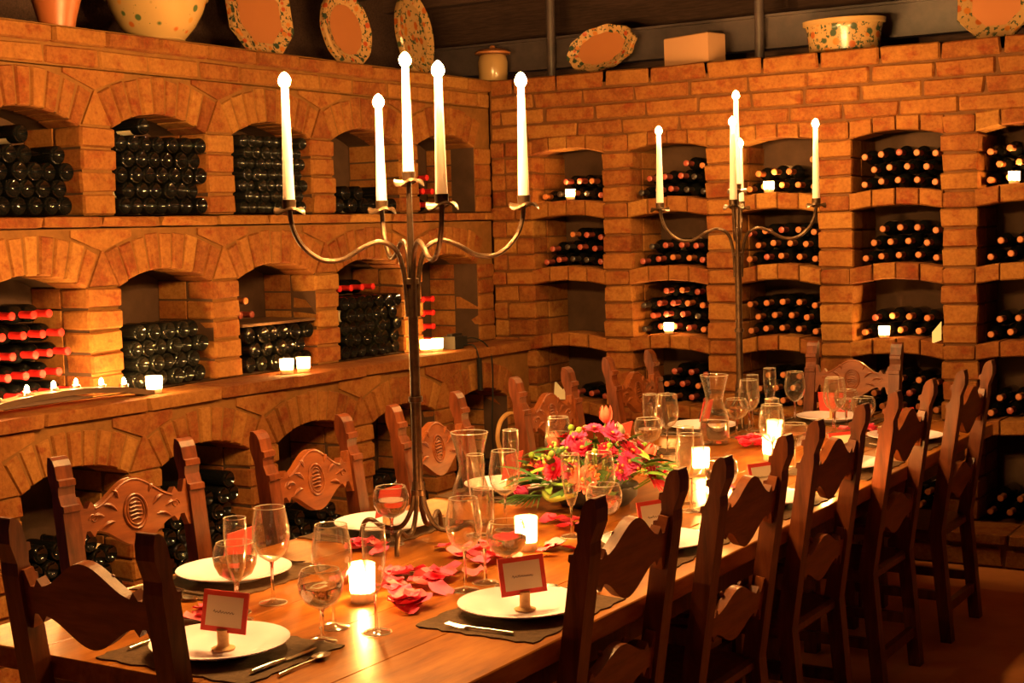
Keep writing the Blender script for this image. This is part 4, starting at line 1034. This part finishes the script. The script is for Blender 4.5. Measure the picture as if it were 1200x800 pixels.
# ------------------------------------------------------------------ pottery on the wall tops
TOPZ = 2.67
def pot(name, x, y, prof, mat, label, cat, seg=36, sx=1, sy=1, rz=0):
    o = link(name, MB().lathe(prof, seg, None, 0, 2*PI, sx, sy).mesh(name, mat, True), None, T(x, y, TOPZ) @ RZ(rz)); tag(o, label, cat); return o
p = pot('terracotta_pot', -5.18, 4.58, [(0, 0), (.075, 0), (.085, .05), (.115, .16), (.135, .23), (.15, .235), (.15, .26), (.125, .26), (.11, .23), (.07, .02), (0, .02)], TERRA, 'plain orange terracotta pot on the wall top', 'pot')
p = pot('painted_bowl', -5.20, 5.21, [(0, 0), (.11, 0), (.125, .012), (.175, .07), (.215, .14), (.235, .20), (.222, .20), (.2, .14), (.16, .07), (.1, .02), (0, .02)], FLOR_C, 'wide cream bowl painted with orange flowers on the wall top', 'bowl')
MB().lathe([(.225, .196), (.242, .196), (.246, .209), (.23, .216), (.22, .209)], 36).obj('rim', PORC, p, True)
MB().lathe([(.1105, .0), (.128, .008), (.126, .02), (.137, .03)], 36).obj('foot_ring', PORC, p, True)
def platter(name, pts, M, label, rim_mat, well=.68, cat='platter', well_mat=None):
    """flat dish standing on edge: outline pts (a,b), with raised rim and sunk well"""
    n = len(pts); o = empty(name); o.matrix_basis = M; tag(o, label, cat)
    def ring(s, d): return [(a*s, d, b*s) for a, b in pts]
    m = MB(); vs = ring(1, 0)+ring(.97, -.012)+ring(well, .012)+ring(well, .026)+ring(1, .026)
    fs = []
    for r_ in ((0, 1), (1, 2), (4, 0)):
        for i in range(n): fs.append((r_[0]*n+i, r_[0]*n+(i+1) % n, r_[1]*n+(i+1) % n, r_[1]*n+i))
    fs.append(tuple(range(4*n, 5*n)))
    m.add(vs, fs).obj('painted_rim', rim_mat, o, False)
    w = MB().add(ring(well, .011)+[(0, .014, 0)], [(i, (i+1) % n, n) for i in range(n)]); w.obj('well', well_mat or PLATEC, o)
    return o
def octa(rx, rz): return [(rx*math.cos(PI/8+k*PI/4)/math.cos(PI/8), rz*math.sin(PI/8+k*PI/4)/math.cos(PI/8)) for k in range(8)]
def oval(rx, rz, sc=0.0, n=40): return [((rx*(1+sc*math.cos(10*2*PI*i/n)))*math.cos(2*PI*i/n), (rz*(1+sc*math.cos(10*2*PI*i/n)))*math.sin(2*PI*i/n)) for i in range(n)]
# local -y is the painted face; on the left wall it faces +X
platter('octagonal_platter', octa(.235, .235), T(-5.24, 6.0, TOPZ+.232) @ RZ(PI/2) @ RX(-.15), 'octagonal terracotta platter with floral rim standing above the left niches', FLOR_A)
platter('oval_platter', oval(.21, .215, .01), T(-5.22, 6.70, TOPZ+.212) @ RZ(PI/2) @ RX(-.15), 'scallop-edged terracotta platter with floral rim behind the front candle flames', FLOR_A, .66)
platter('upright_platter', oval(.20, .245), T(-5.20, 7.33, TOPZ+.242) @ RZ(PI/2+.1) @ RX(-.12), 'cream oval platter painted all over with flowers near the corner', FLOR_B, .75, 'platter', FLOR_B)
platter('scalloped_platter', oval(.235, .135, .03, 60), T(-4.36, 8.08, TOPZ+.155) @ RX(-.12) @ RY(-.20), 'scallop-edged oval platter with green and yellow border on the back wall top', FLOR_A, .68)
platter('octagonal_dish', octa(.20, .19), T(-1.995, 8.07, TOPZ+.188) @ RX(-.12), 'octagonal dish with dark leaf border above the last wine column', FLOR_B, .62)
j = pot('lidded_jar', -5.10, 8.02, [(0, 0), (.085, 0), (.09, .01), (.095, .12), (.085, .16), (.07, .172), (0, .172)], PORC, 'cream lidded jar standing in the wall corner', 'jar')
MB().lathe([(0, .172), (.112, .172), (.115, .182), (.09, .198), (.02, .208), (.018, .22), (.01, .228), (0, .229)], 30).obj('lid', PLATEC, j, True)
bl = rbox(-.165, .165, -.08, .08, 0, .17, .006).obj('clay_block', BLOCKM); bl.location = (-3.73, 8.08, TOPZ); bl.rotation_euler = (0, -.02, -.25); tag(bl, 'plain pale rectangular block lying on the back wall top', 'block')
p = pot('oval_planter', -2.83, 8.10, [(0, 0), (.165, 0), (.185, .01), (.195, .12), (.205, .15), (.215, .155), (.215, .175), (.20, .178), (.185, .15), (.17, .02), (0, .02)], FLOR_B, 'oval cream planter painted with oranges on the back wall top', 'planter', 40, 1.08, .75)
MB().lathe([(.206, .148), (.217, .154), (.218, .178), (.2, .182)], 40, None, 0, 2*PI, 1.08, .75).obj('rim', PORC, p, True)

# pale cane hoop leaning behind the third ledge-side chair
hp = MB().tube(spline([(-4.05, 6.45, FZ+.01), (-4.02, 6.33, .40), (-4.0, 6.27, .60), (-4.0, 6.24, .70), (-4.0, 6.28, .78), (-4.0, 6.38, .80), (-4.02, 6.52, .70), (-4.05, 6.62, FZ+.01)], 6), .012, 8).obj('cane_hoop', CANE, None, True)
tag(hp, 'bent pale cane hoop standing by the base wall behind the chairs', 'hoop')
# loose paper tag in the fourth column and cloth in the corner column
o = MB().prism([(0, 0), (.05, .02), (.05, .12), (.0, .06)], lambda a, b, d: (-2.285+a, YB-.012+d, 1.072+b), 0, .003).obj('paper_tag', CARDC); tag(o, 'folded white paper tag leaning in the third shelf of the fourth column', 'tag')
o = MB().prism([(0, 0), (.09, .0), (.10, .10), (.06, .06), (.01, .11)], lambda a, b, d: (-4.66+a, YB+.03+d, .672+b), 0, .02).obj('crumpled_cloth', CARDC); tag(o, 'small pale crumpled cloth on the fourth shelf next to the corner', 'cloth')
